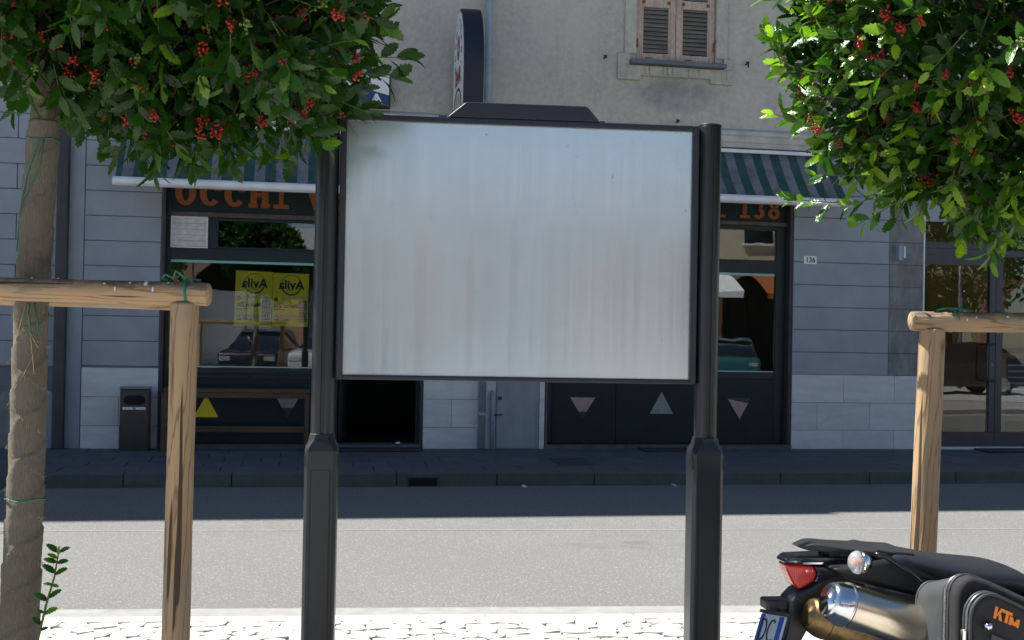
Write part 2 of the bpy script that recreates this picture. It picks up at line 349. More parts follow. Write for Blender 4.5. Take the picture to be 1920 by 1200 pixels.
def tag(o, label, cat, group=None):
    o['label'] = label; o['category'] = cat
    if group: o['group'] = group
    return o
def thing(name, label, cat, loc=(0, 0, 0), rz=0, group=None):
    o = bpy.data.objects.new(name, None); COL.objects.link(o); o.location = loc; o.rotation_euler = (0, 0, rz); o.empty_display_size = .2
    return tag(o, label, cat, group)
def struct(o): o['kind'] = 'structure'; return o
def stuff(o): o['kind'] = 'stuff'; return o
def text_mesh(name, s, size, mat, bold=0, extrude=.001, mirror=False, align='CENTER', sx=1, shear=0):
    c = bpy.data.curves.new(name, 'FONT'); c.body = s; c.size = size; c.offset = bold; c.extrude = extrude; c.align_x = align; c.align_y = 'CENTER'; c.shear = shear; c.resolution_u = 3
    o = bpy.data.objects.new(name, c); COL.objects.link(o)
    me = bpy.data.meshes.new_from_object(o); bpy.data.objects.remove(o); bpy.data.curves.remove(c)
    me.name = name
    for v in me.vertices:
        x, y, z = v.co; v.co = ((-x if mirror else x) * sx, -z, y)        # stands in the xz plane, faces -y
    if mirror: me.flip_normals()
    me.materials.clear(); me.materials.append(MT[mat]); return me

# ------------------------------------------------------------------ ground, road, pavements
def sheet(name, pts, z, mat, parent=None):
    return MB().add([(x, y, z if not callable(z) else z(x, y)) for x, y in pts], [tuple(range(len(pts)))]).build(name, mat, parent)
edge = lambda x, o=0: -8.20 - .075 * x + o          # front edge of the near pavement
struct(sheet('ground', [(-400, -400), (400, -400), (400, 400), (-400, 400)], -.20, 'asphalt'))
road = struct(sheet('road', [(-60, -2.15), (60, -2.15), (60, edge(60, -.05)), (-60, edge(-60, -.05))][::-1], -.12, 'asphalt'))
sheet('worn_line', [(-30, -4.86 + 30 * .058), (-30, -4.845 + 30 * .058), (30, -4.845 - 30 * .058), (30, -4.86 - 30 * .058)][::-1], -.116, 'linewhite', road)
struct(sheet('gutter', [(-40, edge(-40, -.04)), (40, edge(40, -.04)), (40, edge(40, .66)), (-40, edge(-40, .66))], -.116, 'gutter'))
far = struct(MB().add([(-60, -2.02, .0), (60, -2.02, .0), (60, .02, .045), (-60, .02, .045), (-60, -2.02, -.2), (60, -2.02, -.2), (60, .02, -.2), (-60, .02, -.2)],
    [(0, 1, 2, 3), (0, 4, 5, 1)]).build('far_pavement', 'joint'))
sl = .045 / 2.04                                    # fall towards the road
def pave_z(y): return .015 + (y + 2.02) * sl
tw = .40; variants = []
for k in range(4):
    j = lambda: random.uniform(-.004, .004)
    b = MB().add([(-.196 + j(), -.196 + j(), 0), (.196 + j(), -.196 + j(), 0), (.196 + j(), .196 + j(), 0), (-.196 + j(), .196 + j(), 0), (-.2, -.2, -.02), (.2, -.2, -.02), (.2, .2, -.02), (-.2, .2, -.02)],
        [(0, 1, 2, 3), (0, 4, 5, 1), (1, 5, 6, 2), (2, 6, 7, 3), (3, 7, 4, 0)]); variants.append(b.mesh('paving_slab', 'pave'))
for r in range(5):
    for i in range(38):
        x = -4.6 + i * tw + (r % 2) * .2; y = -1.815 + r * tw
        link('paving_slab', variants[(i * 3 + r) % 4], far, (x, y, pave_z(y) + random.uniform(-.002, .003)), (math.atan(sl), 0, random.uniform(-.006, .006)))
rest = MB()
for s in (-1, 1):
    x0, x1 = (-60, -4.83) if s < 0 else (10.62, 60); rest.add([(x0, -2.015, .014), (x1, -2.015, .014), (x1, .0, .058), (x0, .0, .058)], [(0, 1, 2, 3)])
rest.build('paving_remainder', 'pave', far)
kerb = struct(MB().box(-60, 60, -2.195, -2.03, -.3, -.125).build('far_kerb', 'joint'))
x = -4.9; kl = [1.06] * 15
while x < 11:
    w = 1.06
    if abs(x - .40) < .02: w = .62                    # stone, then the gully mouth, then the next stone
    a, b = x + .004, x + w - .004
    link('kerb_stone', MB().box(a, b, -2.20, -2.02, -.14, .022 + random.uniform(-.002, .002)).mesh('kerb_stone', 'kerb'), kerb, bevel=.012)
    x += w
    if abs(x - 1.02) < .02: pass
# gully mouth: a dark cast-iron inlet let into the kerb face
g = thing('gully_inlet', 'dark slot shaped drain inlet let into the far kerb face', 'drain inlet', (1.29, -2.20, -.12))
MB().box(-.15, .15, -.006, .0, .004, .085).build('mouth', 'black', g); MB().box(-.165, .165, -.010, .0, .085, .097).build('lintel', 'iron', g)
hat = thing('inspection_cover', 'dark metal inspection cover set in the pavement before the bar', 'manhole cover', (3.09, -1.33, pave_z(-1.33)))
MB().box(-.25, .25, -.34, .34, -.01, .006).build('plate', 'sill', hat, bevel=.003); hat.rotation_euler = (math.atan(sl), 0, 0)
for i in range(6): MB().box(-.22, .22, -.29 + i * .11, -.25 + i * .11, .006, .009).build('rib', 'iron', hat)

# near pavement of pale irregular stones
near = struct(MB().add([(-40, edge(-40), -.016), (40, edge(40), -.016), (40, -31, -.016), (-40, -31, -.016), (-40, edge(-40), -.2), (40, edge(40), -.2)], [(0, 3, 2, 1), (0, 1, 5, 4)]).build('near_pavement', 'mortar'))
cob = []
for k in range(10):
    n = random.choice((7, 8, 8, 9)); top = []; bot = []
    for i in range(n):
        w = 2 * math.pi * (i + random.uniform(-.18, .18)) / n; q = max(abs(math.cos(w)), abs(math.sin(w))) ** .95; rr = 1 / q * random.uniform(.90, 1.0)
        top.append((math.cos(w) * rr * .455, math.sin(w) * rr * .455, random.uniform(-.003, .006))); bot.append((math.cos(w) * rr * .485, math.sin(w) * rr * .485, -.035))
    mid = [(a[0] * .55 + b[0] * .45 + 0, a[1] * .55 + b[1] * .45, -.006) for a, b in zip(top, bot)]
    b = MB().add([(0, 0, .004)] + top + mid + bot, [(0, 1 + i, 1 + (i + 1) % n) for i in range(n)] + [(1 + i, 1 + n + i, 1 + n + (i + 1) % n, 1 + (i + 1) % n) for i in range(n)] + [(1 + n + i, 1 + 2 * n + i, 1 + 2 * n + (i + 1) % n, 1 + n + (i + 1) % n) for i in range(n)])
    cob.append((b, b.mesh('paving_stone', 'cobble')))
single = 0; mass = MB(); row = 0; dy = .0
ang = R(-4.3)
while dy < 4.4:
    d = random.uniform(.075, .105); x = -5.0 + random.uniform(0, .1)
    while x < 6.0:
        w = random.uniform(.10, .17); cx = x + w / 2; cy = edge(cx, -.12 - dy - d / 2) + .012 * math.sin(cx * 1.7 + row * .4)
        k = random.randrange(10); rz = ang + random.uniform(-.14, .14)
        if -1.45 < cx < 3.0 and dy < .70 and single < 300:
            o = link('paving_stone', cob[k][1], near, (cx, cy, random.uniform(-.004, .004)), (random.uniform(-.02, .02), random.uniform(-.02, .02), rz)); o.scale = (w * 1.16, d * 1.18, 1); single += 1
        else:
            c, s = math.cos(rz), math.sin(rz); o0 = len(mass.v); z = random.uniform(-.004, .004)
            mass.v += [(cx + (p[0] * w) * c - (p[1] * d) * s, cy + (p[0] * w) * s + (p[1] * d) * c, p[2] + z) for p in cob[k][0].v]; mass.f += [tuple(i + o0 for i in f) for f in cob[k][0].f]
        x += w
    dy += d; row += 1
stuff(mass.build('paving_stone_mass', 'cobble', near))
struct(sheet('rear_bounce_ground', [(-40, -12.65), (40, -12.65), (40, -30.8), (-40, -30.8)][::-1], -.006, 'square'))  # unseen pale ground behind the camera, added to brighten the board's reflection
nk = struct(MB().box(-40, 40, -.001, 0, -.2, -.03).build('near_kerb', 'mortar', loc=(0, edge(0, -.002), 0), rot=(0, 0, math.atan(-.075))))
for i in range(14):
    x = -4.2 + i * .8; link('kerb_stone', MB().box(-.396, .396, -.11, -.002, -.2, .0 + random.uniform(0, .003)).mesh('kerb_stone', 'cobble'), nk, (x * 1.0, 0, 0), bevel=.01)

# ------------------------------------------------------------------ the bar building
B = thing('bar_building', 'beige stucco building over grey ground floor with dark shopfronts', 'building')
XL, XR = -2.75, 16.0
WX0, WX1, WZ0, WZ1 = 4.15, 5.215, 5.03, 7.0
up = MB(); up.box(XL, WX0, 0, .35, 4.15, 13.0); up.box(WX1, XR, 0, .35, 4.15, 13.0); up.box(WX0, WX1, 0, .35, 4.15, WZ0); up.box(WX0, WX1, 0, .35, WZ1, 13.0)
up.build('upper_wall', 'stucco', B)
lo = MB()
for a, b in ((XL, -1.635), (1.49, 3.045), (6.315, 8.19), (11.2, XR)): lo.box(a, b, 0.0, .35, .0, 3.32)
lo.box(XL, XR, 0.0, .35, 3.32, 3.96); lo.build('lower_wall', 'grey_back', B)
co = MB().prism([(.1, 3.962), (-.03, 3.962), (-.03, 4.02), (-.055, 4.035), (-.055, 4.10), (-.085, 4.12), (-.085, 4.155), (-.07, 4.175), (-.001, 4.21), (.1, 4.149)], 'x', XL, XR)
co.build('cornice', 'cornice', B)
sh = MB().box(XL, XR, .36, 8, 4.0, 4.1); sh.box(XL, XR, 8, 8.2, 0, 13.0); sh.box(XL, XL + .1, .36, 8, 0, 12.99); sh.box(XR - .1, XR, .36, 8, 0, 12.99); sh.build('inner_shell', 'interior', B)
inn = MB().box(XL + .1, 7.4, 4.0, 4.1, .05, 3.99); inn.box(-1.7, -1.64, .36, 4.0, .05, 3.99); inn.box(7.3, 7.4, .36, 4.0, .05, 3.99); inn.box(XL + .1, 7.3, .36, 8, .0, .05); inn.box(2.2, 2.3, .36, 4, .05, 3.99); inn.build('room_wall', 'interior', B)
MB().box(7.5, XR - .2, 3.6, 3.7, .05, 3.99).build('back_wall', 'ochre', B, ); MB().box(7.5, XR - .2, .36, 3.6, .0, .05).build('shop_floor', 'interior', B)
rf = MB().prism([(-.55, 13.02), (-.55, 13.20), (4.0, 14.6), (8.4, 13.20), (8.4, 13.02)], 'x', XL + .04, XR + .3); rf.build('roof', 'iron', B)
# grey courses with recessed joints
def courses(x0, x1, mat, z0=1.03, z1=3.95, y=-.016, splits=()):
    z = z0
    while z < z1 - .05:
        h = min(.295, z1 - z)
        MB().box(x0, x1, y, 0.002, z + .005, z + h - .005).build('wall_course', mat, B, bevel=.004)
        z += .295
courses(-2.52, -1.655, 'grey_wall'); courses(1.51, 3.03, 'grey_wall'); courses(6.33, 7.683, 'grey_wall'); courses(7.690, 8.17, 'bare', y=-.013)
for z in (3.39, 3.685):
    for a, b in ((-1.645, 1.50), (3.04, 6.32)): MB().box(a, b, -.016, .002, z + .005, min(z + .29, 3.945)).build('wall_course', 'grey_wall', B, bevel=.004)
courses(8.2, 15.9, 'grey_wall', 3.095)
MB().box(-2.747, -2.53, -.022, .002, .05, 3.95).build('corner_strip', 'grey_wall', B)
# travertine plinth slabs
def slab(x0, x1, z0, z1): MB().box(x0 + .002, x1 - .002, -.034 - random.uniform(0, .003), .001, z0 + .002, z1 - .002).build('plinth_slab', 'travertine', B, bevel=.003)
for (z0, z1, xs) in ((.03, .325, (-2.52, -2.08, -1.65)), (.325, .665, (-2.52, -2.095, -1.65)), (.665, 1.01, (-2.52, -1.65)),
        (.03, .32, (1.505, 2.19)), (.32, .67, (1.505, 1.855, 2.19)), (.67, 1.02, (1.505, 2.19)), (.03, .32, (2.965, 3.035)), (.32, .67, (2.965, 3.035)), (.67, 1.02, (2.965, 3.035)), (.03, .32, (2.19, 2.41)), (.32, .67, (2.19, 2.41)), (.67, 1.02, (2.19, 2.41)),
        (.03, .305, (6.325, 7.05, 7.77, 8.17)), (.305, .665, (6.325, 6.68, 7.42, 8.17)), (.665, 1.03, (6.325, 7.05, 7.77, 8.17))):
    for a, b in zip(xs, xs[1:]): slab(a, b, z0, z1)
# upper window: surround, apron, sill, shutters
wi = MB().box(3.995, 4.147, -.03, .003, 5.10, 7.2).build('window_surround', 'stucco', B, bevel=.006)
MB().box(5.218, 5.375, -.03, .003, 5.10, 7.2).build('window_surround', 'stucco', B, bevel=.006)
for a, b in ((3.905, 4.07), (5.32, 5.432)): MB().box(a, b, -.042, .003, 4.955, 5.098).build('surround_ear', 'stucco', wi, bevel=.006)
ap = MB().prism([(3.905, 4.953), (3.905, 4.765), (4.205, 4.765), (4.205, 4.825), (5.14, 4.825), (5.14, 4.765), (5.432, 4.765), (5.432, 4.953)], 'y', -.05, .003).build('window_apron', 'stucco', wi, bevel=.006)
for cx in (4.28, 4.34, 4.52, 4.58, 4.65, 4.86, 4.93, 5.0): MB().box(cx - .018, cx + .018, -.066, -.048, 4.84, 4.94).build('apron_block', 'stucco', wi, bevel=.003)
for cx in (3.99, 5.345):
    MB().box(cx - .06, cx + .06, -.062, -.048, 4.80, 4.93).build('carved_block', 'stucco', wi, bevel=.006)
    for q in range(6):
        w = q * math.pi / 3; MB().box(-.012, .012, -.004, .006, -.024, .024).build('carved_petal', 'stucco', wi, bevel=.004, loc=(cx + .03 * math.cos(w), -.066, 4.865 + .03 * math.sin(w)), rot=(0, w, 0))
MB().box(4.055, 5.325, -.15, .05, 4.957, 5.012).build('window_sill', 'slate', wi, bevel=.008)
for x0, x1, sg in ((4.158, 4.680, 1), (4.686, 5.208, -1)):
    f = MB(); zb, zt = 5.016, 6.98
    f.box(x0, x0 + .072, .02, .062, zb, zt); f.box(x1 - .072, x1, .02, .062, zb, zt)
    for za, zc in ((zb, 5.13), (5.725, 5.835), (6.30, 6.38), (6.9, zt)): f.box(x0 + .0725, x1 - .0725, .02, .062, za, zc)
    s = f.build('shutter', 'shutter', B, bevel=.005)
    i2 = MB(); a, b = x0 + .073, x1 - .073
    for za, zc in ((5.131, 5.724), (5.836, 6.299), (6.381, 6.899)): i2.box(a, a + .022, .026, .056, za, zc); i2.box(b - .022, b, .026, .056, za, zc)
    i2.build('inner_stile', 'shutter', s, bevel=.003)
    for za, zc in ((5.15, 5.72), (5.85, 6.29), (6.39, 6.89)):
        z = za + .02
        while z < zc:
            MB().box(a + .024, b - .024, -.006, .006, -.030, .030).build('slat', 'slat', s, loc=(0, .042, z), rot=(R(-38), 0, 0)); z += .055
    for hx in (x0 + .095, x1 - .095): MB().box(hx - .02, hx + .02, .014, .019, 5.765, 5.81).build('rust_patch', 'rust', s, bevel=.002)
    hx = x0 + .01 if sg > 0 else x1 - .01
    MB().box(hx - .014, hx + .014, .006, .019, 5.19, 5.31).build('hinge', 'rust', s, bevel=.003)
    MB().tube([(hx - sg * .03, -.01, 5.30), (hx - sg * .03, -.01, 5.35)], .016, 8).build('hinge_pin', 'iron', s)
    MB().box(a + .05, a + .14, .0165, .0195, 5.06, 5.075).build('rust_streak', 'rust', s)
MB().box(WX0 + .002, WX1 - .002, .12, .14, WZ0, WZ1).build('window_backing', 'black', B)

# ------------------------------------------------------------------ shopfronts
Y0 = .10
def frame_box(p, x0, x1, z0, z1, y0=.09, y1=.16, mat='teal', name='frame_bar', bev=.004): return MB().box(x0, x1, y0, y1, z0, z1).build(name, mat, p, bevel=bev)
def pane(p, x0, x1, z0, z1, mat='glass', y=.135, film=False):
    g = MB().box(x0, x1, y - .004, y + .004, z0, z1).build('pane', mat, p)
    if film:
        MB().box(x0 + .003, x1 - .003, y - .0075, y - .0055, z1 - .034, z1 - .004).build('film_strip', 'cyan', g); MB().box(x0 + .003, x1 - .003, y - .0075, y - .0055, z0 + .004, z0 + .018).build('film_strip', 'cyan', g)
    return g
def tri(p, pts, mat, dark=None):
    MB().prism(pts, 'y', .072, .084).build('triangle_inset', mat, p)
    if dark: MB().prism(dark, 'y', .070, .0715).build('triangle_band', 'jamb', p)
SL = B
MB().box(-1.634, -1.605, -.03, .2, .05, 3.319).build('jamb', 'jamb', SL); MB().box(1.462, 1.489, -.03, .2, .05, 3.319).build('jamb', 'jamb', SL)
frame_box(SL, -1.604, -1.556, .115, 3.3); frame_box(SL, .36, .46, .115, 2.83); frame_box(SL, 1.425, 1.461, .115, 2.83)
frame_box(SL, -1.555, .359, 2.32, 2.455); frame_box(SL, -1.555, .359, .955, 1.02)
frame_box(SL, -1.12, -1.005, 2.456, 2.83); frame_box(SL, -1.004, .359, 2.456, 2.482, .10, .16); frame_box(SL, -1.004, .359, 2.80, 2.83, .10, .16)
MB().box(-1.555, 1.461, .05, .17, 2.832, 2.890).build('header_rail', 'headrail', SL, bevel=.006)
fa = MB().box(-1.555, 1.461, .09, .15, 2.892, 3.318).build('fascia', 'teal_in', SL)
pane(SL, -1.555, .359, 1.021, 2.319, film=True); pane(SL, -1.004, .359, 2.483, 2.799)
lp = MB().box(-1.555, .359, .085, .14, .116, .954).build('lower_panel', 'teal_in', SL, bevel=.003)
for xa, xb in ((-1.5, -.62), (-.56, .31)):
    for za, zc in ((.90, .925),): MB().box(xa, xb, .078, .084, za, zc).build('panel_moulding', 'teal', SL, bevel=.002)
tri(SL, [(-1.245, .425), (-.955, .425), (-1.10, .69)], 'poster')
MT['pink'] = M('dusty_pink_inlay', (.36, .25, .21), (.28, .19, .16), 14, .5); MT['greygreen'] = M('grey_green_inlay', (.22, .26, .23), (.17, .20, .18), 14, .5); MT['greyinlay'] = M('grey_inlay', (.33, .29, .29), (.26, .22, .22), 14, .5)
tri(SL, [(-.285, .69), (.01, .69), (-.138, .425)], 'greyinlay', [(-.205, .545), (-.072, .545), (-.138, .4265)])
MB().box(-1.62, 1.475, -.06, .19, .05, .112).build('threshold', 'sill', SL, bevel=.006)
vt = MB().box(-1.555, -1.121, .085, .13, 2.456, 2.831).build('vent_grille', 'white_louvre', SL)
vf = MB().box(-1.553, -1.535, .06, .084, 2.456, 2.831); vf.box(-1.141, -1.123, .06, .084, 2.456, 2.831); vf.box(-1.5345, -1.1415, .06, .084, 2.456, 2.47); vf.box(-1.5345, -1.1415, .06, .084, 2.817, 2.831); vf.build('vent_frame', 'white_metal', vt)
for i in range(5): MB().box(-1.533, -1.143, -.003, .003, -.033, .033).build('louvre', 'white_louvre', vt, loc=(0, .073, 2.507 + i * .0685), rot=(R(-14), 0, 0))
# half-open dark inner door
MB().box(-.02, .02, 0, .9, .0, 2.65).build('door_leaf', 'interior', SL, loc=(.50, .25, .12), rot=(0, 0, R(-6)))
SR = B
MB().box(3.046, 3.07, -.03, .2, .05, 3.319).build('jamb', 'sill', SR); MB().box(6.272, 6.314, -.03, .2, .05, 3.319).build('jamb', 'jamb', SR)
frame_box(SR, 6.14, 6.271, .115, 3.3, .095); frame_box(SR, 3.071, 3.15, .115, 3.3)
for a, b in ((4.10, 4.19), (5.12, 5.21)): frame_box(SR, a, b, 1.05, 2.96)
frame_box(SR, 3.151, 6.139, 2.35, 2.52, .088); frame_box(SR, 3.151, 6.139, .96, 1.045, .088); frame_box(SR, 3.151, 6.139, 2.915, 2.965, .088)
MB().box(3.071, 6.271, .05, .17, 2.967, 3.02).build('header_rail', 'headrail', SR, bevel=.006)
fb = MB().box(3.151, 6.139, .09, .15, 3.022, 3.318).build('fascia', 'teal_in', SR)
for a, b in ((3.151, 4.099), (4.191, 5.119), (5.211, 6.139)): pane(SR, a, b, 1.046, 2.349, film=True); pane(SR, a, b, 2.521, 2.914)
for a, b in ((3.151, 3.985), (3.991, 5.05), (5.056, 6.139)): MB().box(a, b, .085, .14, .116, .959).build('lower_panel', 'teal_in', SR, bevel=.003)
tri(SR, [(3.385, .70), (3.715, .70), (3.55, .44)], 'pink', [(3.50, .52), (3.60, .52), (3.55, .442)]); tri(SR, [(4.44, .50), (4.75, .50), (4.595, .78)], 'greygreen'); tri(SR, [(5.49, .70), (5.80, .70), (5.655, .435)], 'pink', [(5.495, .698), (5.798, .698), (5.77, .645), (5.62, .672)])
MB().box(3.03, 6.325, -.06, .19, .045, .108).build('threshold', 'sill', SR, bevel=.006)

# chunky slab lettering
def letter(ch, w, h):
    """list of polygons in a w x h box"""
    st = w * .30; sf = h * .16; P = []
    R4 = lambda x0, x1, z0, z1: [(x0, z0), (x1, z0), (x1, z1), (x0, z1)]
    def ring(cx, cz, rx, rz, ix, iz, a0=0, a1=360, n=22):
        out = []
        for i in range(n):
            u, v = R(a0 + (a1 - a0) * i / n), R(a0 + (a1 - a0) * (i + 1) / n)
            out.append([(cx + rx * math.cos(u), cz + rz * math.sin(u)), (cx + rx * math.cos(v), cz + rz * math.sin(v)), (cx + ix * math.cos(v), cz + iz * math.sin(v)), (cx + ix * math.cos(u), cz + iz * math.sin(u))])
        return out
    if ch == 'O': P = ring(w / 2, h / 2, w / 2, h / 2, w * .17, h * .33)
    if ch == 'C': P = ring(w / 2, h / 2, w / 2, h / 2, w * .17, h * .33, 38, 322) + [R4(w * .70, w, h * .60, h * .80)]
    if ch == 'I': P = [R4(w / 2 - st / 2, w / 2 + st / 2, 0, h), R4(0, w, 0, sf), R4(0, w, h - sf, h)]
    if ch == 'H': P = [R4(.08 * w, .38 * w, 0, h), R4(.62 * w, .92 * w, 0, h), R4(.3 * w, .7 * w, h * .42, h * .58)] + [R4(a, a + .43 * w, z, z + sf) for a in (0, .57 * w) for z in (0, h - sf)]
    if ch == 'V': P = [[(0, h), (w * .36, h), (w * .62, h * .2), (w * .5, 0), (w * .42, 0)], [(w * .72, h), (w, h), (w * .58, 0), (w * .46, 0), (w * .5, h * .25)], R4(-.04 * w, .42 * w, h - sf, h), R4(.62 * w, 1.04 * w, h - sf, h)]
    if ch == 'E': P = [R4(.08 * w, .38 * w, 0, h), R4(0, w, 0, sf), R4(0, w, h - sf, h), R4(.3 * w, .78 * w, h * .44, h * .58), R4(.84 * w, w, 0, h * .34), R4(.84 * w, w, h * .68, h)]
    if ch == 'D': P = [R4(.06 * w, .36 * w, 0, h), R4(0, .5 * w, 0, sf), R4(0, .5 * w, h - sf, h)] + ring(w * .45, h / 2, w * .55, h / 2, w * .22, h * .33, -90, 90, 12)
    if ch == 'R': P = [R4(.06 * w, .36 * w, 0, h), R4(0, .46 * w, 0, sf), R4(0, .5 * w, h - sf, h), [(w * .45, h * .5), (w * .72, h * .5), (w, 0), (w * .68, 0)]] + ring(w * .45, h * .73, w * .48, h * .27, w * .2, h * .12, -90, 90, 10)
    if ch == '1': P = [R4(w * .34, w * .70, 0, h), R4(w * .08, w * .96, 0, sf), [(w * .08, h * .72), (w * .34, h * .80), (w * .34, h), (w * .25, h)]]
    if ch == '3': P = ring(w * .45, h * .29, w * .5, h * .29, w * .16, h * .12, -150, 90, 16) + ring(w * .45, h * .76, w * .42, h * .24, w * .14, h * .10, -90, 150, 14)
    if ch == '8': P = ring(w / 2, h * .29, w / 2, h * .29, w * .17, h * .13) + ring(w / 2, h * .77, w * .42, h * .23, w * .14, h * .10)
    return P
def word(s, x, z, w, h, gap, parent, widths={}, d=.020, mat='letter', y=.09):
    for ch in s:
        if ch == ' ': x += w * .62; continue
        ww = w * widths.get(ch, 1); b = MB()
        for i, p in enumerate(letter(ch, ww, h)): b.prism([(x + a, z + c) for a, c in p], 'y', y - d - .0004 * (i if ch not in 'OC38' else 0), y - .001)
        b.build('letter', mat, parent); x += ww + gap
word('OCCHI VERDI', -1.515, 2.965, .248, .31, .040, fa, {'I': .76, 'H': 1.02})
word('I', 5.22, 3.06, .2, .25, .05, fb); word('138', 5.60, 3.06, .165, .25, .04, fb, {'1': .95})
# right hand glazed entrance
DR = B; A = 'alu'
for a, b, z0, z1 in ((8.192, 8.235, .08, 3.3), (9.20, 9.285, .28, 3.3), (9.291, 9.39, .28, 3.3), (11.1, 11.19, .08, 3.3)): frame_box(DR, a, b, z0, z1, .05, .12, A)
frame_box(DR, 8.236, 9.199, 2.53, 2.66, .055, .12, A); frame_box(DR, 9.391, 11.099, 2.66, 2.75, .055, .12, A); frame_box(DR, 8.236, 9.199, 2.75, 2.84, .055, .12, A)
frame_box(DR, 8.236, 9.285, .085, .279, .052, .12, A); frame_box(DR, 9.291, 11.099, .085, .279, .052, .12, A)
pane(DR, 8.236, 9.199, .281, 2.529, 'glass_clear', .085); pane(DR, 9.391, 11.099, .281, 2.659, 'glass_clear', .085); pane(DR, 8.236, 9.199, 2.841, 3.3, 'glass_clear', .085); pane(DR, 9.391, 11.099, 2.751, 3.3, 'glass_clear', .085)
MB().box(8.236, 9.199, .06, .11, 2.661, 2.749).build('lintel_panel', A, DR)
hd = MB().tube([(9.24, .05, 1.47), (9.24, -.03, 1.47), (9.12, -.04, 1.47), (9.11, -.04, 1.42), (9.11, -.04, 1.03), (9.12, -.04, .98), (9.24, -.03, .98), (9.24, .05, .98)], .016, 8); hd.build('handle', 'bin', DR, smooth=True)
MB().box(9.236, 9.25, .046, .051, 1.17, 1.215).build('lock', 'zip', DR)
MB().box(8.175, 11.22, -.08, .18, .04, .084).build('threshold', 'travertine', DR, bevel=.006)
MB().box(8.172, 8.191, -.024, .12, .09, 3.3).build('edge_trim', 'white_metal', DR)

# ------------------------------------------------------------------ neighbouring building on the left
NB = thing('neighbour_building', 'grey block faced building beside the dark downpipe', 'building', (0, 0, 0))
MB().box(-16, -2.756, .02, .4, 0, 13.3).build('wall', 'grey_back', NB); MB().box(-16, -2.756, .4, 8, 0, 13.3).build('core', 'interior', NB)
MB().prism([(-.55, 13.32), (-.55, 13.56), (4.0, 15), (8.4, 13.56), (8.4, 13.32)], 'x', -16.2, -2.76).build('roof', 'iron', NB)
for r in range(14):
    z = .72 + r * .295 if r else .05; hh = .295 if r else .67
    x = -2.975; k = 0
    MB().box(-2.97, -2.76, .0, .021, z + .004, z + hh - .004).build('corner_block', 'grey_wall', NB, bevel=.004)
    for i in range(4):
        w = .62 if (i or r % 2) else .31
        MB().box(x - w + .005, x - .004, -.006, .021, z + .004, z + hh - .004).build('wall_block', 'grey_wall' if r else 'bare', NB, bevel=.005); x -= w
MB().box(-16, -2.76, .001, .0195, 4.86, 13.29).build('upper_render', 'stucco', NB)

# ------------------------------------------------------------------ things on the facade
def pipe(name, label, x, y, z0, z1, r, mat, br):
    t = thing(name, label, 'drainpipe', (x, y, z0)); MB().tube([(0, 0, 0), (0, 0, z1 - z0)], r, 16).build('pipe', mat, t, smooth=True)
    for z in br: MB().tube([(0, 0, z - z0 - .015), (0, 0, z - z0 + .015)], r + .005, 16).build('clip', mat, t, smooth=False); MB().box(-.01, .01, r, -y - .01, z - z0 - .008, z - z0 + .008).build('clip_stem', mat, t)
    return t
pipe('downpipe', 'pale blue grey downpipe running up the stucco beside the bar sign', 2.225, -.135, .07, 12.9, .046, 'pipe_blue', (.5, 2.4, 4.9, 7))
dk = thing('downpipe', 'dark square downpipe at the corner behind the left tree trunk', 'drainpipe', (-2.755, -.09, .05))
MB().box(-.066, .066, -.05, .05, 0, 12.9).build('pipe', 'pipe_dark', dk, bevel=.02)
for z in (1.9, 3.9): MB().box(-.075, .075, .03, .075, z, z + .03).build('clip', 'pipe_dark', dk)
gp = thing('gas_pipe', 'thin grey gas pipe with elbow beside the meter cabinet', 'pipe', (2.365, -.075, .05))
MB().tube([(0, 0, 0), (0, 0, .66), (0, .01, .70), (0, .05, .715)], .028, 12).build('riser', 'pipe_blue', gp, smooth=True); MB().tube([(0, 0, .36), (0, 0, .40)], .036, 12).build('coupling', 'pipe_blue', gp); MB().tube([(.0, -.01, .43), (.12, -.01, .435)], .009, 8).build('tap_lever', 'iron', gp)
cb = thing('meter_cabinet', 'tall grey blue metal meter cabinet door beside the gas pipe', 'cabinet', (2.685, -.036, .05))
MB().box(-.275, .275, .0, .036, 0, 1.45).build('frame', 'cabinet', cb, bevel=.004); MB().box(-.262, .235, -.012, -.001, .015, 1.43).build('door', 'cabinet', cb, bevel=.003); MB().box(-.25, -.20, -.02, -.012, .62, .66).build('latch', 'iron', cb)
# awnings
def awning(label, x0, x1, zb, ztop=3.885, d=.68):
    t = thing('awning', label, 'awning', ((x0 + x1) / 2, 0, zb), group='awnings over the shopfronts'); h = (x1 - x0) / 2
    zt = ztop - zb
    MB().box(-h, h, -.13, -.02, zt - .005, zt + .045).build('roller_case', 'white_metal', t, bevel=.012)
    n = 24; vs = []; fs = []
    for i in range(n + 1):
        x = -h + .02 + (2 * h - .04) * i / n; sag = .012 * math.sin(i * 1.9)
        for k in range(7):
            u = k / 6; vs.append((x, -.11 - (d - .13) * u, zt - .005 - (zt - .07) * u - .045 * math.sin(math.pi * u) + sag * math.sin(math.pi * u)))
    for i in range(n):
        for k in range(6): fs.append((i * 7 + k, i * 7 + k + 1, (i + 1) * 7 + k + 1, (i + 1) * 7 + k))
    o = MB().add(vs, fs).build('fabric', 'awning', t, smooth=True); s = o.modifiers.new('thick', 'SOLIDIFY'); s.thickness = .004
    MB().prism([(-d + .045, .0), (-d - .01, .0), (-d - .045, .03), (-d - .045, .075), (-d - .01, .105), (-d + .045, .105)], 'x', -h, h).build('front_bar', 'white_metal', t, bevel=.012)
    for s_ in (-1, 1): MB().tube([(s_ * (h - .12), -.02, zt - .18), (s_ * (h - .45), -d * .45, zt * .45), (s_ * (h - .12), -d + .03, .06)], .018, 8).build('folding_arm', 'white_metal', t, smooth=True)
    return t
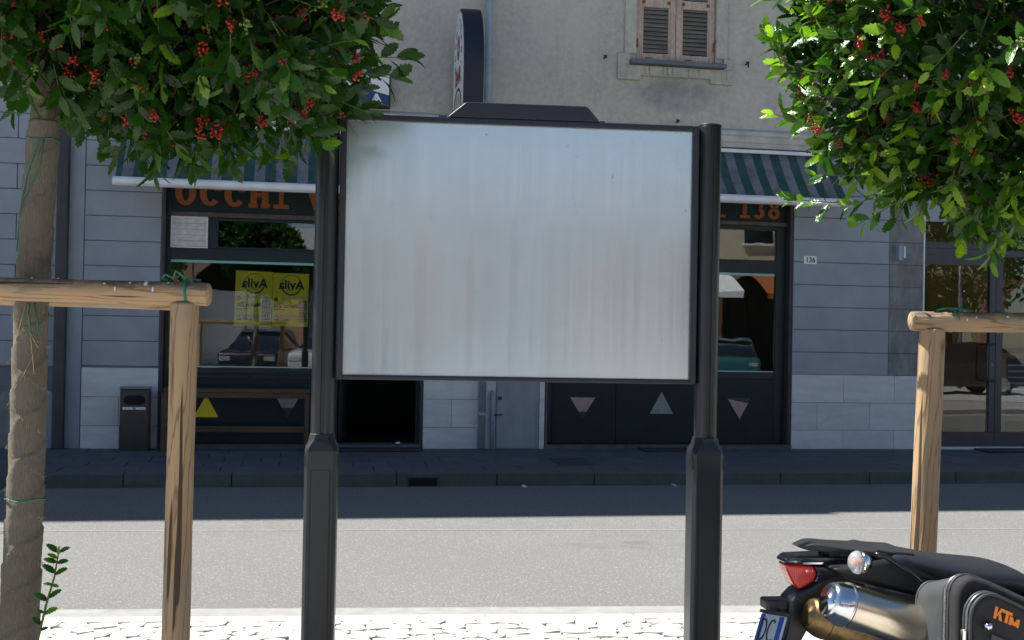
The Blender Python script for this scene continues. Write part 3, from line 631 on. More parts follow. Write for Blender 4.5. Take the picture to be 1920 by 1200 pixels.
awning('striped awning with white front bar over the bar window with posters', -2.12, 1.75, 3.085); awning('green and grey striped awning with white front bar over the numbered shopfront', 2.75, 6.80, 3.165)
# BAR light box sign, standing out from the wall
sg = thing('bar_sign', 'dark edged arch topped projecting BAR light box sign', 'sign', (1.80, -.08, 4.12))
def arch(w, h, n=18, inset=0):      # y from 0 (wall) to -w
    r = w / 2 - inset; pts = [(-inset, inset), (-w + inset, inset)]
    zc = h - w * .78
    for i in range(n + 1):
        a = math.pi - math.pi * i / n; pts.append((-w / 2 + r * math.cos(a), zc + (w * .78 - inset) * math.sin(a)))
    return pts
W_, H_ = .95, 1.25
MB().prism(arch(W_, H_), 'x', 0, .235).build('case', 'signdark', sg, bevel=.008)
fc = MB().prism(arch(W_, H_, inset=.035), 'x', -.006, -.001).build('face', 'signwhite', sg); MB().prism(arch(W_, H_, inset=.035), 'x', .236, .241).build('face', 'signwhite', sg)
def onface(me, name, y, z, rx=0):      # print on the side that looks along -x
    o = link(name, me, fc); o.matrix_local = Matrix.Translation((-.008, y, z)) @ Matrix.Rotation(R(-90), 4, 'Z') @ Matrix.Rotation(rx, 4, 'Y'); return o
onface(text_mesh('lettering', 'BAR', .26, 'signred', bold=.012), 'lettering', -W_ / 2, .43)
ov = MB().prism([(-W_ / 2 + .095 * math.cos(a * math.pi / 12), .78 + .15 * math.sin(a * math.pi / 12)) for a in range(24)], 'x', -.010, -.006); ov.build('emblem', 'signred', fc)
MB().prism([(-W_ / 2 + .06, .74), (-W_ / 2 - .06, .74), (-W_ / 2 - .06, .80), (-W_ / 2 + .06, .80)], 'x', -.012, -.0102).build('emblem_band', 'greyprint', fc)
for i, ch in enumerate('OCCHI VERDI'):
    a = R(205 - i * 23); 
    if ch != ' ': onface(text_mesh('lettering', ch, .11, 'signblue', bold=.003), 'lettering', -W_ / 2 - .255 * math.cos(a), .72 + .39 * math.sin(a) * .95, math.pi / 2 - a)
bn = MB()
for i in range(14):
    u, v = math.pi * i / 14, math.pi * (i + 1) / 14; p = lambda q, r_, s_: (-W_ / 2 + r_ * math.cos(q), .03 + s_ * math.sin(q))
    bn.prism([p(u, .33, .27), p(v, .33, .27), p(v, .30, .235), p(u, .30, .235)], 'x', -.010, -.0062)
bn.build('banner_arc', 'signdark', fc)
MB().prism([(-W_ / 2 + .30 * math.cos(math.pi * i / 14), .04 + .19 * math.sin(math.pi * i / 14)) for i in range(15)], 'x', -.0092, -.0062).build('banner', 'greyprint', fc)
onface(text_mesh('lettering', 'BIRRERIA', .105, 'signdark', bold=.003), 'lettering', -W_ / 2, .11)
MB().box(.05, .17, 0, .08, .25, .29).build('bracket', 'iron', sg); MB().box(.05, .17, 0, .08, .85, .89).build('bracket', 'iron', sg)
# blue and white flat sign
bs_ = thing('wall_sign', 'flat white and navy sign box half hidden by the left tree', 'sign', (.30, -.10, 4.225))
MB().box(-.72, .72, -.08, .09, 0, .40).build('case', 'signdark', bs_, bevel=.006); f1 = MB().box(-.70, .70, -.086, -.081, .02, .38).build('face', 'signwhite', bs_)
MB().prism([(-.70, .021), (.70, .021), (.70, .14), (.45, .20), (.1, .26), (-.3, .27), (-.70, .22)], 'y', -.089, -.0865).build('swoosh', 'signblue', f1)
link('lettering', text_mesh('lettering', 'A', .16, 'signwhite', bold=.006, sx=1.2), f1, (.55, -.0905, .085))
# house number
hn = thing('number_plate', 'small white house number plate reading 136 on grey wall', 'number plate', (6.56, -.017, 2.48))
MB().box(-.09, .09, -.010, .0, 0, .106).build('plate', 'white', hn, bevel=.003); link('lettering', text_mesh('lettering', '136', .098, 'blackprint', bold=.002, sx=.92), hn, (0, -.0112, .051))
# small iron hooks
def hook(label, x, z, grp):
    t = thing('iron_hook', label, 'hook', (x, 0, z), group=grp); MB().tube([(0, .01, 0), (0, -.07, 0)], .009, 6).build('pin', 'iron', t); MB().box(-.022, .022, -.085, -.07, -.012, .028).build('catch', 'iron', t, bevel=.004); return t
hook('small plain iron shutter catch on the stucco between window and downpipe', 3.73, 5.02, 'shutter catches'); t = hook('small iron shutter catch with a forked tail between window and right tree', 5.63, 5.05, 'shutter catches')
MB().box(.0, .016, -.09, -.07, -.05, -.01).build('tail', 'iron', t)
hook('lone short iron peg on the stucco above the panel corner', 4.70, 4.25, None)
wb = thing('wall_bracket', 'small pale metal bracket on bare concrete strip beside entrance', 'bracket', (7.80, -.013, 2.56))
MB().box(-.03, .03, -.10, 0, .0, .20).build('plate', 'pipe_blue', wb, bevel=.006); MB().box(.031, .055, -.12, 0, .03, .19).build('arm', 'white_metal', wb, bevel=.006)
# bin
bi = thing('litter_bin', 'tall narrow black litter bin against pale stone plinth', 'bin', (-1.88, -.19, .045))
MB().box(-.163, .163, -.10, .10, 0, .725).build('body', 'bin', bi, bevel=.008); MB().box(-.168, .168, -.115, .105, .726, .75).build('lid', 'binlid', bi, bevel=.008)
MB().prism([(.125 * math.cos(a * math.pi / 10), .60 + .068 * max(-.8, min(.8, math.sin(a * math.pi / 10)))) for a in range(20)], 'y', -.1035, -.1005).build('opening', 'black', bi)
st = MB().box(-.13, .125, -.1035, -.1005, .49, .518).build('sticker', 'white', bi); link('lettering', text_mesh('lettering', 'IEX', .028, 'blueprint', bold=.001), st, (0, -.1048, .503))
for s_ in (-1, 1): MB().box(s_ * .08 - .035, s_ * .08 + .035, -.1045, -.1036, .500, .506).build('print_line', 'greyprint', st)
# bench in front of the bar window
be = thing('wooden_bench', 'dark brown wooden bench below the bar window with posters', 'bench', (-.72, -.24, .045))
MB().box(-.84, .84, -.13, .14, .70, .745).build('top_plank', 'benchwood', be, bevel=.006); MB().box(-.80, .80, -.11, -.08, .635, .699).build('apron', 'benchwood', be, bevel=.004); MB().box(-.80, .80, -.10, -.06, .235, .305).build('stretcher', 'benchwood', be, bevel=.004)
for s_ in (-1, 1):
    for y in (-.10, .07): MB().box(s_ * .82 - .035, s_ * .82 + .035 - (.02 if s_ > 0 else 0), y, y + .05, 0, .699).build('leg', 'benchwood', be, bevel=.004)
# posters hung inside the window
def poster(label, x0, x1, z0, z1, tilt):
    w, h = x1 - x0, z1 - z0; t = thing('poster', label, 'poster', ((x0 + x1) / 2, .158, z0), group='yellow posters in the bar window')
    sh_ = MB(); n = 8
    vs = [(-w / 2 + w * i / n, .004 * math.sin(i * 1.3), z) for z in (0, h * .5, h) for i in range(n + 1)]
    sh_.add(vs, [(r * (n + 1) + i, r * (n + 1) + i + 1, (r + 1) * (n + 1) + i + 1, (r + 1) * (n + 1) + i) for r in range(2) for i in range(n)])
    p = sh_.build('sheet', 'poster', t); p.modifiers.new('thick', 'SOLIDIFY').thickness = .0008
    Y = -.0075
    def put(s, sz, x, z, mat, bold=0, sx=1): link('lettering', text_mesh('lettering', s, sz, mat, bold=bold, mirror=True, sx=sx), p, (x * w, Y, z * h))
    def bar(xa, xb, za, zb, mat, nm='print_block', y=Y): MB().box(xa * w, xb * w, y - .0005, y + .0005, za * h, zb * h).build(nm, mat, p)
    rg = MB(); 
    for i in range(28):
        u, v = 2 * math.pi * i / 28, 2 * math.pi * (i + 1) / 28
        if 200 < math.degrees(u) < 340:
            ro, ri = .125, .108
        else: ro, ri = .125, .119
        q = lambda a, r_: (.02 * w + r_ * math.cos(a), .775 * h + r_ * 1.02 * math.sin(a))
        rg.prism([q(u, ro), q(v, ro), q(v, ri), q(u, ri)], 'y', Y - .0005, Y + .0005)
    rg.build('print_ring', 'blackprint', p)
    put('Avila', .155, .02, .775, 'blackprint', .004, 1.0); put('club', .04, .02, .69, 'blackprint')
    MB().tube([(-.40 * w, Y, .50 * h), (-.40 * w, Y - .001, .50 * h)], .026, 14).build('print_dot', 'redprint', p)
    put('discomusiclive', .052, .07, .535, 'greyprint', .001, .95); put('Marco Zin', .072, -.12, .385, 'blackprint', .003, .95); bar(-.46, -.15, .305, .318, 'blackprint')
    bar(.24, .46, .295, .49, 'signdark'); bar(.24, .46, .085, .275, 'signdark')
    link('lettering', text_mesh('lettering', '26', .10, 'greyprint', mirror=True, sx=.9), p, (.35 * w, Y - .0015, .405 * h)); link('lettering', text_mesh('lettering', '02', .10, 'greyprint', mirror=True, sx=.9), p, (.35 * w, Y - .0015, .19 * h))
    bar(.25, .45, .305, .335, 'greyprint', y=Y - .001); bar(.25, .45, .095, .12, 'greyprint', y=Y - .001)
    put('APERICENA', .06, -.13, .175, 'greyprint', .003, .9); bar(-.44, -.30, .10, .135, 'redprint'); bar(-.16, -.02, .10, .135, 'greenprint'); bar(-.29, -.17, .10, .135, 'greyprint')
    t.rotation_euler = (0, tilt, 0); return t
poster('yellow event poster with mirrored print inside bar window, next to the window post', -.35, .082, 1.535, 2.185, R(.6)); poster('yellow event poster with mirrored print inside bar window, further from the window post', -.80, -.358, 1.53, 2.20, R(1.0))
# menu board inside the right entrance
mb = thing('menu_board', 'wood framed dark chalk menu board inside the right hand entrance', 'menu board', (10.05, .55, .05))
fm = MB().box(-.36, -.29, -.03, .03, .35, 1.30); fm.box(.29, .36, -.03, .03, .35, 1.30); fm.box(-.289, .289, -.03, .03, 1.23, 1.30); fm.box(-.289, .289, -.03, .03, .35, .42); fm.build('frame', 'boardwood', mb, bevel=.004)
bo = MB().box(-.288, .288, -.01, .02, .421, 1.229).build('slate', 'menuboard', mb)
for i in range(8): MB().box(-.25, .05 + .18 * random.random(), -.0125, -.0105, 1.12 - i * .085, 1.14 - i * .085).build('chalk_line', 'greyprint', bo)
for s_ in (-1, 1): MB().box(s_ * .32 - .03, s_ * .32 + .03, -.02, .02, 0, .349).build('leg', 'boardwood', mb)
# thin dark slabs before the shopfronts, and scraps
for lb, x0, x1, y0, y1 in (('thin dark slab on pavement before the open bar door', .36, 1.47, -.36, -.07), ('thin dark slab on pavement before the shopfront with three triangles', 4.25, 5.0, -.36, -.07), ('thin dark slab on pavement before the glazed entrance', 8.9, 10.3, -.46, -.09)):
    m = tag(MB().box(x0, x1, y0, y1, 0, .022).build('dark_slab', 'jamb', bevel=.006), lb, 'mat', 'dark slabs on the far pavement'); m.location = (0, 0, pave_z((y0 + y1) / 2) + .002)
for i, (lb, x, y, z) in enumerate((('tiny white paper scrap on the dark bar doorstep', 1.20, .03, .114), ('tiny white paper scrap in the gutter near the drain inlet', 2.35, -2.32, -.118), ('tiny white paper scrap in the gutter below the right billboard post', 4.0, -2.30, -.118))):
    tag(MB().add([(-.03, -.02, .002), (.028, -.03, .004), (.035, .02, .022), (-.02, .026, .012), (0, 0, .022)], [(0, 1, 4), (1, 2, 4), (2, 3, 4), (3, 0, 4), (0, 3, 2, 1)]).build('paper_scrap', 'white', loc=(x, y, z), rot=(0, 0, i * 1.1)), lb, 'litter')

# ------------------------------------------------------------------ empty poster board on two posts
bb = thing('poster_board', 'empty brushed metal poster board in dark frame on two charcoal posts', 'poster board', (.867, -9.805, 0), R(-4.7))
hw, z0, z1 = .727, 1.306, 2.361
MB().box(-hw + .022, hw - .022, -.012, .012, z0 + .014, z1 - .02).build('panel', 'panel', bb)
fr = MB().box(-hw, -hw + .026, -.03, .03, z0, z1); fr.box(hw - .026, hw, -.03, .03, z0, z1); fr.box(-hw + .0262, hw - .0262, -.03, .03, z1 - .024, z1); fr.box(-hw + .0262, hw - .0262, -.03, .03, z0, z0 + .018)
fr.build('frame', 'charcoal2', bb, bevel=.004)
hp = MB().prism([(-.305, 0), (.315, 0), (.265, .058), (.255, .063), (-.225, .063), (-.236, .058)], 'y', -.028, .03).build('header_plate', 'charcoal2', bb, bevel=.004, loc=(0, 0, z1 + .001))
MB().box(-.34, -.306, -.02, .02, 0, .006).build('header_tab', 'charcoal2', hp); MB().box(.316, .335, -.02, .02, 0, .006).build('header_tab', 'charcoal2', hp)
def post(px):
    # two half-round profiles with a slot between them
    pr = []
    for i in range(13): a = R(90 + 180 * i / 12); pr.append((-.008 + .038 * math.cos(a), .045 * math.sin(a)))
    pr += [(-.006, -.045), (-.006, -.036), (.007, -.036), (.007, -.045)]
    for i in range(13): a = R(-90 + 180 * i / 12); pr.append((.009 + .037 * math.cos(a), .045 * math.sin(a)))
    pr += [(.007, .036), (-.006, .036)]
    p = MB().prism([(x + px, y) for x, y in pr], 'z', 1.0, 2.362).build('post', 'charcoal', bb, bevel=.0015)
    MB().prism([(px + .047 * math.cos(i * math.pi / 12), .047 * math.sin(i * math.pi / 12)) for i in range(24)], 'z', 2.3625, 2.371).build('cap', 'charcoal2', p, bevel=.002)
    def oct_(w, c): return [(-w + c, -w), (w - c, -w), (w, -w + c), (w, w - c), (w - c, w), (-w + c, w), (-w, w - c), (-w, -w + c)]
    s = MB(); prof = [(.0642, .014, 0), (.0642, .014, 1.022), (.0642, .014, 1.0225), (.062, .016, 1.040), (.052, .022, 1.062), (.0485, .026, 1.085), (.0475, .026, 1.090)]
    vs = []; 
    for w, c, z in prof: vs += [(px + x, y, z) for x, y in oct_(w, c)]
    n = 8; fs = [(i * n + k, i * n + (k + 1) % n, (i + 1) * n + (k + 1) % n, (i + 1) * n + k) for i in range(len(prof) - 1) for k in range(n)] + [tuple(range(n))[::-1], tuple(range((len(prof) - 1) * n, len(prof) * n))]
    s.add(vs, fs); sl_ = s.build('sleeve', 'charcoal', p, bevel=.003)
    for sx_ in (-1, 1): MB().box(px + sx_ * .038 - .0012, px + sx_ * .038 + .0012, -.0662, -.0643, .0, .955).build('panel_seam', 'iron', p)
    MB().box(px - .036, px + .036, -.0668, -.0645, .0, .95).build('sleeve_panel', 'charcoal', p, bevel=.001)
    for z in range(7): MB().box(px - .0655, px + .0655, -.056, .056, .965 + z * .007, .968 + z * .007).build('ridge', 'charcoal', p)
    MB().box(px - .13, px + .13, -.13, .13, -.012, .006).build('foot_plate', 'charcoal', p, bevel=.003)
    return p
post(-hw - .05); post(hw + .05)
for s_ in (-1, 1):
    for z in (1.42, 2.24): MB().box(s_ * (hw + .003) - .006, s_ * (hw + .003) + .006, -.012, .012, z, z + .03).build('fixing_lug', 'iron', bb)

# ------------------------------------------------------------------ round timber
def log(name, a, b, r, parent, seed=0, n=20, m=26, round_end=.012):
    a, b = Vector(a), Vector(b); L = (b - a).length; rng = random.Random(seed); ph = [rng.uniform(0, 6.28) for _ in range(6)]
    mb_ = MB(); vs = []; zs = [0] + [round_end * .4] + [round_end + (L - 2 * round_end) * i / m for i in range(m + 1)] + [L - round_end * .4, L]
    for z in zs:
        e = 1.0
        if z <= 0 or z >= L: e = .86
        elif z < round_end or z > L - round_end: e = .965
        for k in range(n):
            w = 2 * math.pi * k / n
            rr = r * e * (1 + .035 * math.sin(2 * w + ph[0] + z * 1.1) + .018 * math.sin(3 * w + ph[1] - z * 2.3) + .02 * math.sin(z * 5 + ph[2]) + .012 * math.sin(5 * w + ph[3] + z * 7))
            vs.append((rr * math.cos(w), rr * math.sin(w), z))
    K = len(zs); fs = [(i * n + k, i * n + (k + 1) % n, (i + 1) * n + (k + 1) % n, (i + 1) * n + k) for i in range(K - 1) for k in range(n)] + [tuple(range(n))[::-1], tuple(range((K - 1) * n, K * n))]
    mb_.add(vs, fs); o = mb_.build(name, 'wood', parent, smooth=True, loc=a)
    o.rotation_mode = 'QUATERNION'; o.rotation_quaternion = (b - a).to_track_quat('Z', 'Y') @ Euler((0, 0, seed * 1.7)).to_quaternion(); return o
def band(path, r, parent, name='tie', mat='tie'): return MB().tube(path, r, 6).build(name, mat, parent, smooth=True)
def loop_around(c, ax, rad, n=14, h=0):      # ring of points round an axis
    ax = Vector(ax).normalized(); u = ax.orthogonal().normalized(); v = ax.cross(u)
    return [Vector(c) + (u * math.cos(2 * math.pi * i / n) + v * math.sin(2 * math.pi * i / n)) * rad + ax * (h * i / n) for i in range(n + 1)]

TL = (-.92, -10.19); TRr = (2.80, -10.36)
fx = Vector((math.cos(R(-10.2)), math.sin(R(-10.2)), 0)); fy = Vector((-fx.y, fx.x, 0))
def stake_frame(label, base, group, rails, posts):
    t = thing('stake_frame', label, 'tree stake', base, 0, group)
    o = Vector(base)
    for i, (a, b, r) in enumerate(posts): log('post', Vector(a) - o, Vector(b) - o, r, t, 3 + i + int(abs(base[0]) * 7))
    for i, (a, b, r) in enumerate(rails): log('rail', Vector(a) - o, Vector(b) - o, r, t, 11 + i + int(abs(base[0]) * 5))
    return t
# left frame
ra, rb = Vector((-2.16, -10.126, 1.626)), Vector((-.300, -10.455, 1.610))
LF = stake_frame('pine stake frame with rails beside the burlap wrapped trunk', (-.384, -10.43, 0), None,
    [(ra, rb, .0405), (ra + fy * .30 + Vector((0, 0, -.006)), rb + fy * .30 - fx * .20 + Vector((0, 0, -.012)), .039)],
    [((-.392, -10.428, -.02), (-.380, -10.438, 1.585), .0465), ((-2.06, -10.143, -.02), (-2.06, -10.143, 1.588), .046), (Vector((-2.06, -10.143, -.02)) + fy * .30, Vector((-2.06, -10.143, 1.580)) + fy * .30, .045)])
o_ = Vector((-.384, -10.43, 0))
kn = Vector((-.38, -10.44, 1.612)) - o_
band(loop_around(kn + Vector((.01, 0, 0)), fx * .8 + Vector((0, 0, .1)), .0445), .004, LF); band(loop_around(kn + Vector((.0, 0, .002)), fx + fy * .25, .0447), .0035, LF)
band([kn + Vector((-.055, .0, .042)), kn + Vector((-.075, -.01, .05)), kn + Vector((-.062, -.02, .062)), kn + Vector((-.04, -.01, .05)), kn + Vector((-.03, -.02, .075)), kn + Vector((-.018, -.02, .066)), kn + Vector((.0, -.01, .05)), kn + Vector((.05, 0, .045))], .004, LF)
def droppings(root, base, a, b, r, spots):
    a, b = Vector(a), Vector(b)
    for (u, w, sx_, sz_) in spots:
        ax = (b - a).normalized(); side = -fy; upv = Vector((0, 0, 1)); d = (side * math.cos(R(w)) + upv * math.sin(R(w))).normalized(); p = a.lerp(b, u) + d * (r * 1.02) - Vector(base)
        t_ = ax.cross(d); m_ = MB(); pts = []
        for i in range(8):
            q = 2 * math.pi * i / 8; pts.append(p + ax * math.cos(q) * sx_ + t_ * math.sin(q) * sz_ * (1.5 if math.sin(q) < 0 else .8) + d * -.0006)
        m_.add([p + d * .0022] + pts, [(0, 1 + i, 1 + (i + 1) % 8) for i in range(8)]); m_.build('dropping', 'dropping', root, smooth=True)
droppings(LF, o_, ra, rb, .0405, [(.735, 78, .006, .004), (.84, 12, .003, .007), (.864, 50, .004, .004), (.906, 12, .004, .008), (.892, 45, .007, .010), (.93, 60, .003, .003), (.82, 40, .005, .003), (.69, 70, .004, .003)])
# right frame
ra2, rb2 = Vector((2.25, -10.405, 1.573)), Vector((3.40, -10.610, 1.580))
RF = stake_frame('pine stake frame with rail in front of the glazed entrance', (2.315, -10.41, 0), None,
    [(ra2, rb2, .0375)],
    [((2.293, -10.400, -.02), (2.330, -10.420, 1.548), .0470), ((3.33, -10.60, -.02), (3.33, -10.60, 1.545), .046)])
o2 = Vector((2.315, -10.41, 0)); k2 = Vector((2.40, -10.43, 1.577)) - o2
band(loop_around(k2, fx + fy * .5, .0405), .0035, RF); band(loop_around(k2 + fx * .18, fx + fy * .6, .0405), .003, RF); band([k2 + Vector((-.06, 0, .038)), k2 + Vector((-.02, 0, .047)), k2 + Vector((.05, 0, .044)), k2 + Vector((.09, 0, .037))], .004, RF)
droppings(RF, o2, ra2, rb2, .0375, [(.17, 10, .003, .005), (.20, 25, .003, .003), (.30, 30, .004, .004)])

# ------------------------------------------------------------------ holly trees
def leaf_shape(seed, L=1.0, spiny=1.0):
    """holly leaf along +Y, unit length, face +Z, folded on the midrib and curled"""
    rng = random.Random(seed); n = 6; ctr = []; lf = []; rt = []
    curl = rng.uniform(.05, .32); fold = rng.uniform(.06, .2); wmax = rng.uniform(.155, .235)
    for i in range(n + 1):
        t = i / n; ctr.append((0, t, -curl * (t - .35) ** 2))
    for sgn, arr in ((-1, lf), (1, rt)):
        for i in range(2 * n - 1):
            t = (i + 1) / (2 * n); w = wmax * math.sin(math.pi * min(1, t ** .85)) ** .75
            sp = spiny * (.045 if i % 2 else -.012) * (1 if .15 < t < .95 else .3)
            arr.append((sgn * (w + sp), t + (.025 * spiny if i % 2 else 0), -curl * (t - .35) ** 2 + fold * w * 1.4 + (.02 if i % 2 else 0) * rng.uniform(-1, 1)))
    vs = ctr + lf + rt; fs = []; o1 = n + 1; o2 = o1 + len(lf)
    for off, flip in ((o1, False), (o2, True)):
        E = off; 
        for i in range(n):
            a, b = i, i + 1; e0, e1, e2 = E + 2 * i - 1, E + 2 * i, E + 2 * i + 1
            if i == 0: tr = [(a, e1, b), (e1, e2, b)]
            elif i == n - 1: tr = [(a, e0, e1), (a, e1, b)]
            else: tr = [(a, e0, e1), (a, e1, b), (e1, e2, b)]
            fs += [t_[::-1] if flip else t_ for t_ in tr]
    return np.array(vs, float), fs
SHAPES = [leaf_shape(s, spiny=(1.0 if s % 3 else .35)) for s in range(6)]
def set_tone(me, vals):
    a = me.attributes.new('tone', 'FLOAT', 'POINT'); a.data.foreach_set('value', np.asarray(vals, np.float32))
TONES = (.12, .3, .5, .68, .85, 1.0)
LEAFMESH = {}
for si, (vs, fs) in enumerate(SHAPES):
    for ti, tn in enumerate(TONES):
        me = bpy.data.meshes.new('leaf'); me.from_pydata([tuple(v) for v in vs], [], fs); me.materials.append(MT['leaf']); me.polygons.foreach_set('use_smooth', [True] * len(fs)); set_tone(me, [tn] * len(vs)); LEAFMESH[si, ti] = me
def cluster_mesh(seed, mat):
    rng = random.Random(seed); me_b = MB(); n = rng.randint(14, 24)
    ico = bmesh.new(); bmesh.ops.create_icosphere(ico, subdivisions=2, radius=1); iv = [v.co.copy() for v in ico.verts]; fi = [tuple(v.index for v in f.verts) for f in ico.faces]; ico.free()
    for i in range(n):
        c = Vector((max(-.022, min(.022, rng.gauss(0, .013))), max(-.022, min(.022, rng.gauss(0, .013))), max(-.04, min(.03, rng.gauss(-.01, .018))))); r = rng.uniform(.0068, .0086)
        me_b.add([c + v * r for v in iv], fi)
    return me_b.mesh('berry_cluster', mat, smooth=True)
CLUST = [cluster_mesh(s, 'berry') for s in range(5)] + [cluster_mesh(31, 'berry_green')]
CAMINV = cam.matrix_world.inverted()
def project(P):
    P = np.asarray(P); q = np.c_[P, np.ones(len(P))] @ np.array(CAMINV).T; d = -q[:, 2]; d = np.where(d < .05, .05, d)
    return 960 + 2200 * q[:, 0] / d, 600 - 2200 * q[:, 1] / d, d
def crown(tree, base, centre, rad, nshoot, seed, young_sunlit, lit_side, leaf_len=(.064, .102), nclust=90, singles=300, extra=(), shear=0, shade_bias=0):
    rng = np.random.default_rng(seed); rr = random.Random(seed); centre = np.array(centre); rad = np.array(rad); base = np.array(base)
    leaves = []; twigs = MB(); tips = []
    ph = rng.uniform(0, 6.28, 8)
    def lump(d): return 1 + .085 * math.sin(3.1 * d[0] + 2.3 * d[2] + ph[0]) + .07 * math.sin(5.3 * d[1] - 4.1 * d[2] + ph[1]) + .05 * math.sin(7.9 * d[0] + 6.1 * d[1] + ph[2])
    shoots = []
    for i in range(nshoot):
        d = rng.normal(size=3); d /= np.linalg.norm(d)
        u = 1 - abs(rng.normal(0, .16)) if rng.random() < .72 else rng.uniform(.45, .9)
        u = max(.35, u); p = centre + d * rad * lump(d) * u; p[2] += shear * (p[0] - centre[0])
        out = d / rad; out /= np.linalg.norm(out); dirn = out * 1.0 + np.array([0, 0, .55]) + rng.normal(0, .38, 3)
        if d[2] < -.35: dirn = out * .6 + np.array([0, 0, -.25]) + rng.normal(0, .42, 3)
        shoots.append((p, dirn / np.linalg.norm(dirn), u, rng.uniform(.10, .19)))
    for (p, dirn, ln) in extra: shoots.append((np.array(p), np.array(dirn) / np.linalg.norm(dirn), 1.05, ln))
    for p, d, u, ln in shoots:
        D = Vector(d); a = D.orthogonal().normalized(); b = D.cross(a); n = int(rng.integers(6, 10) * max(1, ln / .16)); tip_y = rng.random()
        P0 = Vector(p); droop = Vector((0, 0, -.25 * ln))
        twigs.tube([P0 - D * .05, P0 + D * ln * .5, P0 + D * ln], [.0026, .0022, .0012], 4, False)
        tips.append((P0, D, u))
        for k in range(n):
            t = (k + .6) / n; phi = k * 2.4 + tip_y * 6; opening = 1.15 - .65 * t + rng.normal(0, .12)
            rad_v = a * math.cos(phi) + b * math.sin(phi); ld = (D * math.cos(opening) + rad_v * math.sin(opening)).normalized()
            L = rng.uniform(*leaf_len) * (1.0 - .35 * max(0, t - .75) / .25)
            nrm = (D * math.sin(opening) - rad_v * math.cos(opening)).normalized()
            nrm = (nrm + Vector(rng.normal(0, .28, 3)) + Vector((0, 0, .55))); nrm = (nrm - ld * nrm.dot(ld)).normalized()
            q = P0 + D * ln * t + rad_v * .004
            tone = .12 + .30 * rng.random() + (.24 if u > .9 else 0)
            if t > .6 and u > .86 and rng.random() < young_sunlit: tone = rng.uniform(.7, 1.0)  # bright tone for young leaves, and painted sunshine on the sunlit crown
            tone = max(0, tone - shade_bias)  # lowers every leaf tone, so the crown's shade is put into colour
            leaves.append((q, ld, nrm, L, tone, int(rng.integers(6))))
    Q = np.array([l[0] + l[1] * l[3] * .5 for l in leaves]); px, py, dep = project(Q)
    # the leaves that show largest: front-most per cell of the picture
    cand = [i for i in range(len(leaves)) if 0 < px[i] < 1920 and 0 < py[i] < 1200]; cell = {}
    for i in cand:
        c_ = (int(px[i] // 26), int(py[i] // 26))
        if c_ not in cell or dep[i] < dep[cell[c_]]: cell[c_] = i
    view = (np.array(CAM_POS) - Q); view /= np.linalg.norm(view, axis=1)[:, None]
    size = lambda i: abs(float(np.dot(view[i], leaves[i][2]))) * leaves[i][3] ** 2 / dep[i] ** 2
    pick = set(sorted(cell.values(), key=size, reverse=True)[:singles])
    V = []; F = []; T = []; off = 0; cr = None
    for i, (q, ld, nrm, L, tone, si) in enumerate(leaves):
        if i in pick: continue
        sd_ = ld.cross(nrm); m3 = np.array([list(sd_), list(ld), list(nrm)]) * L
        vs, fs = SHAPES[si]; V.append(vs @ m3 + (np.array(q) - base)); F += [tuple(j + off for j in f) for f in fs]; T.append(np.full(len(vs), tone)); off += len(vs)
    me = bpy.data.meshes.new('crown'); V = np.concatenate(V); me.from_pydata(V.tolist(), [], F); me.materials.append(MT['leaf']); me.polygons.foreach_set('use_smooth', [True] * len(F)); set_tone(me, np.concatenate(T))
    cr = stuff(link('crown', me, tree))
    for i in pick:
        q, ld, nrm, L, tone, si = leaves[i]; ti = min(range(6), key=lambda k: abs(TONES[k] - tone))
        o = bpy.data.objects.new('leaf', LEAFMESH[si, ti]); COL.objects.link(o); o.parent = cr
        sd_ = ld.cross(nrm); o.matrix_local = Matrix.Translation(q - Vector(base)) @ Matrix((sd_, ld, nrm)).transposed().to_4x4() @ Matrix.Scale(L, 4)
    twigs.v = [(x - base[0], y - base[1], z - base[2]) for x, y, z in twigs.v]; stuff(twigs.build('twigs', 'twig', tree))
    # berries hang between the shoots, mostly on the side one sees
    tp = np.array([t_[0] for t_ in tips]); tx, ty, td = project(tp); ok = [i for i in range(len(tips)) if tips[i][2] > .78 and -60 < tx[i] < 1980 and -60 < ty[i] and td[i] < np.linalg.norm(centre - np.array(CAM_POS)) + .12]
    rr.shuffle(ok)
    for k, i in enumerate(ok[:nclust]):
        P0, D, u = tips[i]; o = bpy.data.objects.new('berry_cluster', CLUST[5 if k % 9 == 8 else k % 5]); COL.objects.link(o); o.parent = tree
        o.location = P0 + D * .015 - Vector(base) + (CAM_POS - P0).normalized() * .075 ; o.rotation_euler = (rr.uniform(-.5, .5), rr.uniform(-.5, .5), rr.uniform(0, 6.28)); s_ = rr.uniform(.5, .75); o.scale = (s_, s_, s_)
    return cr
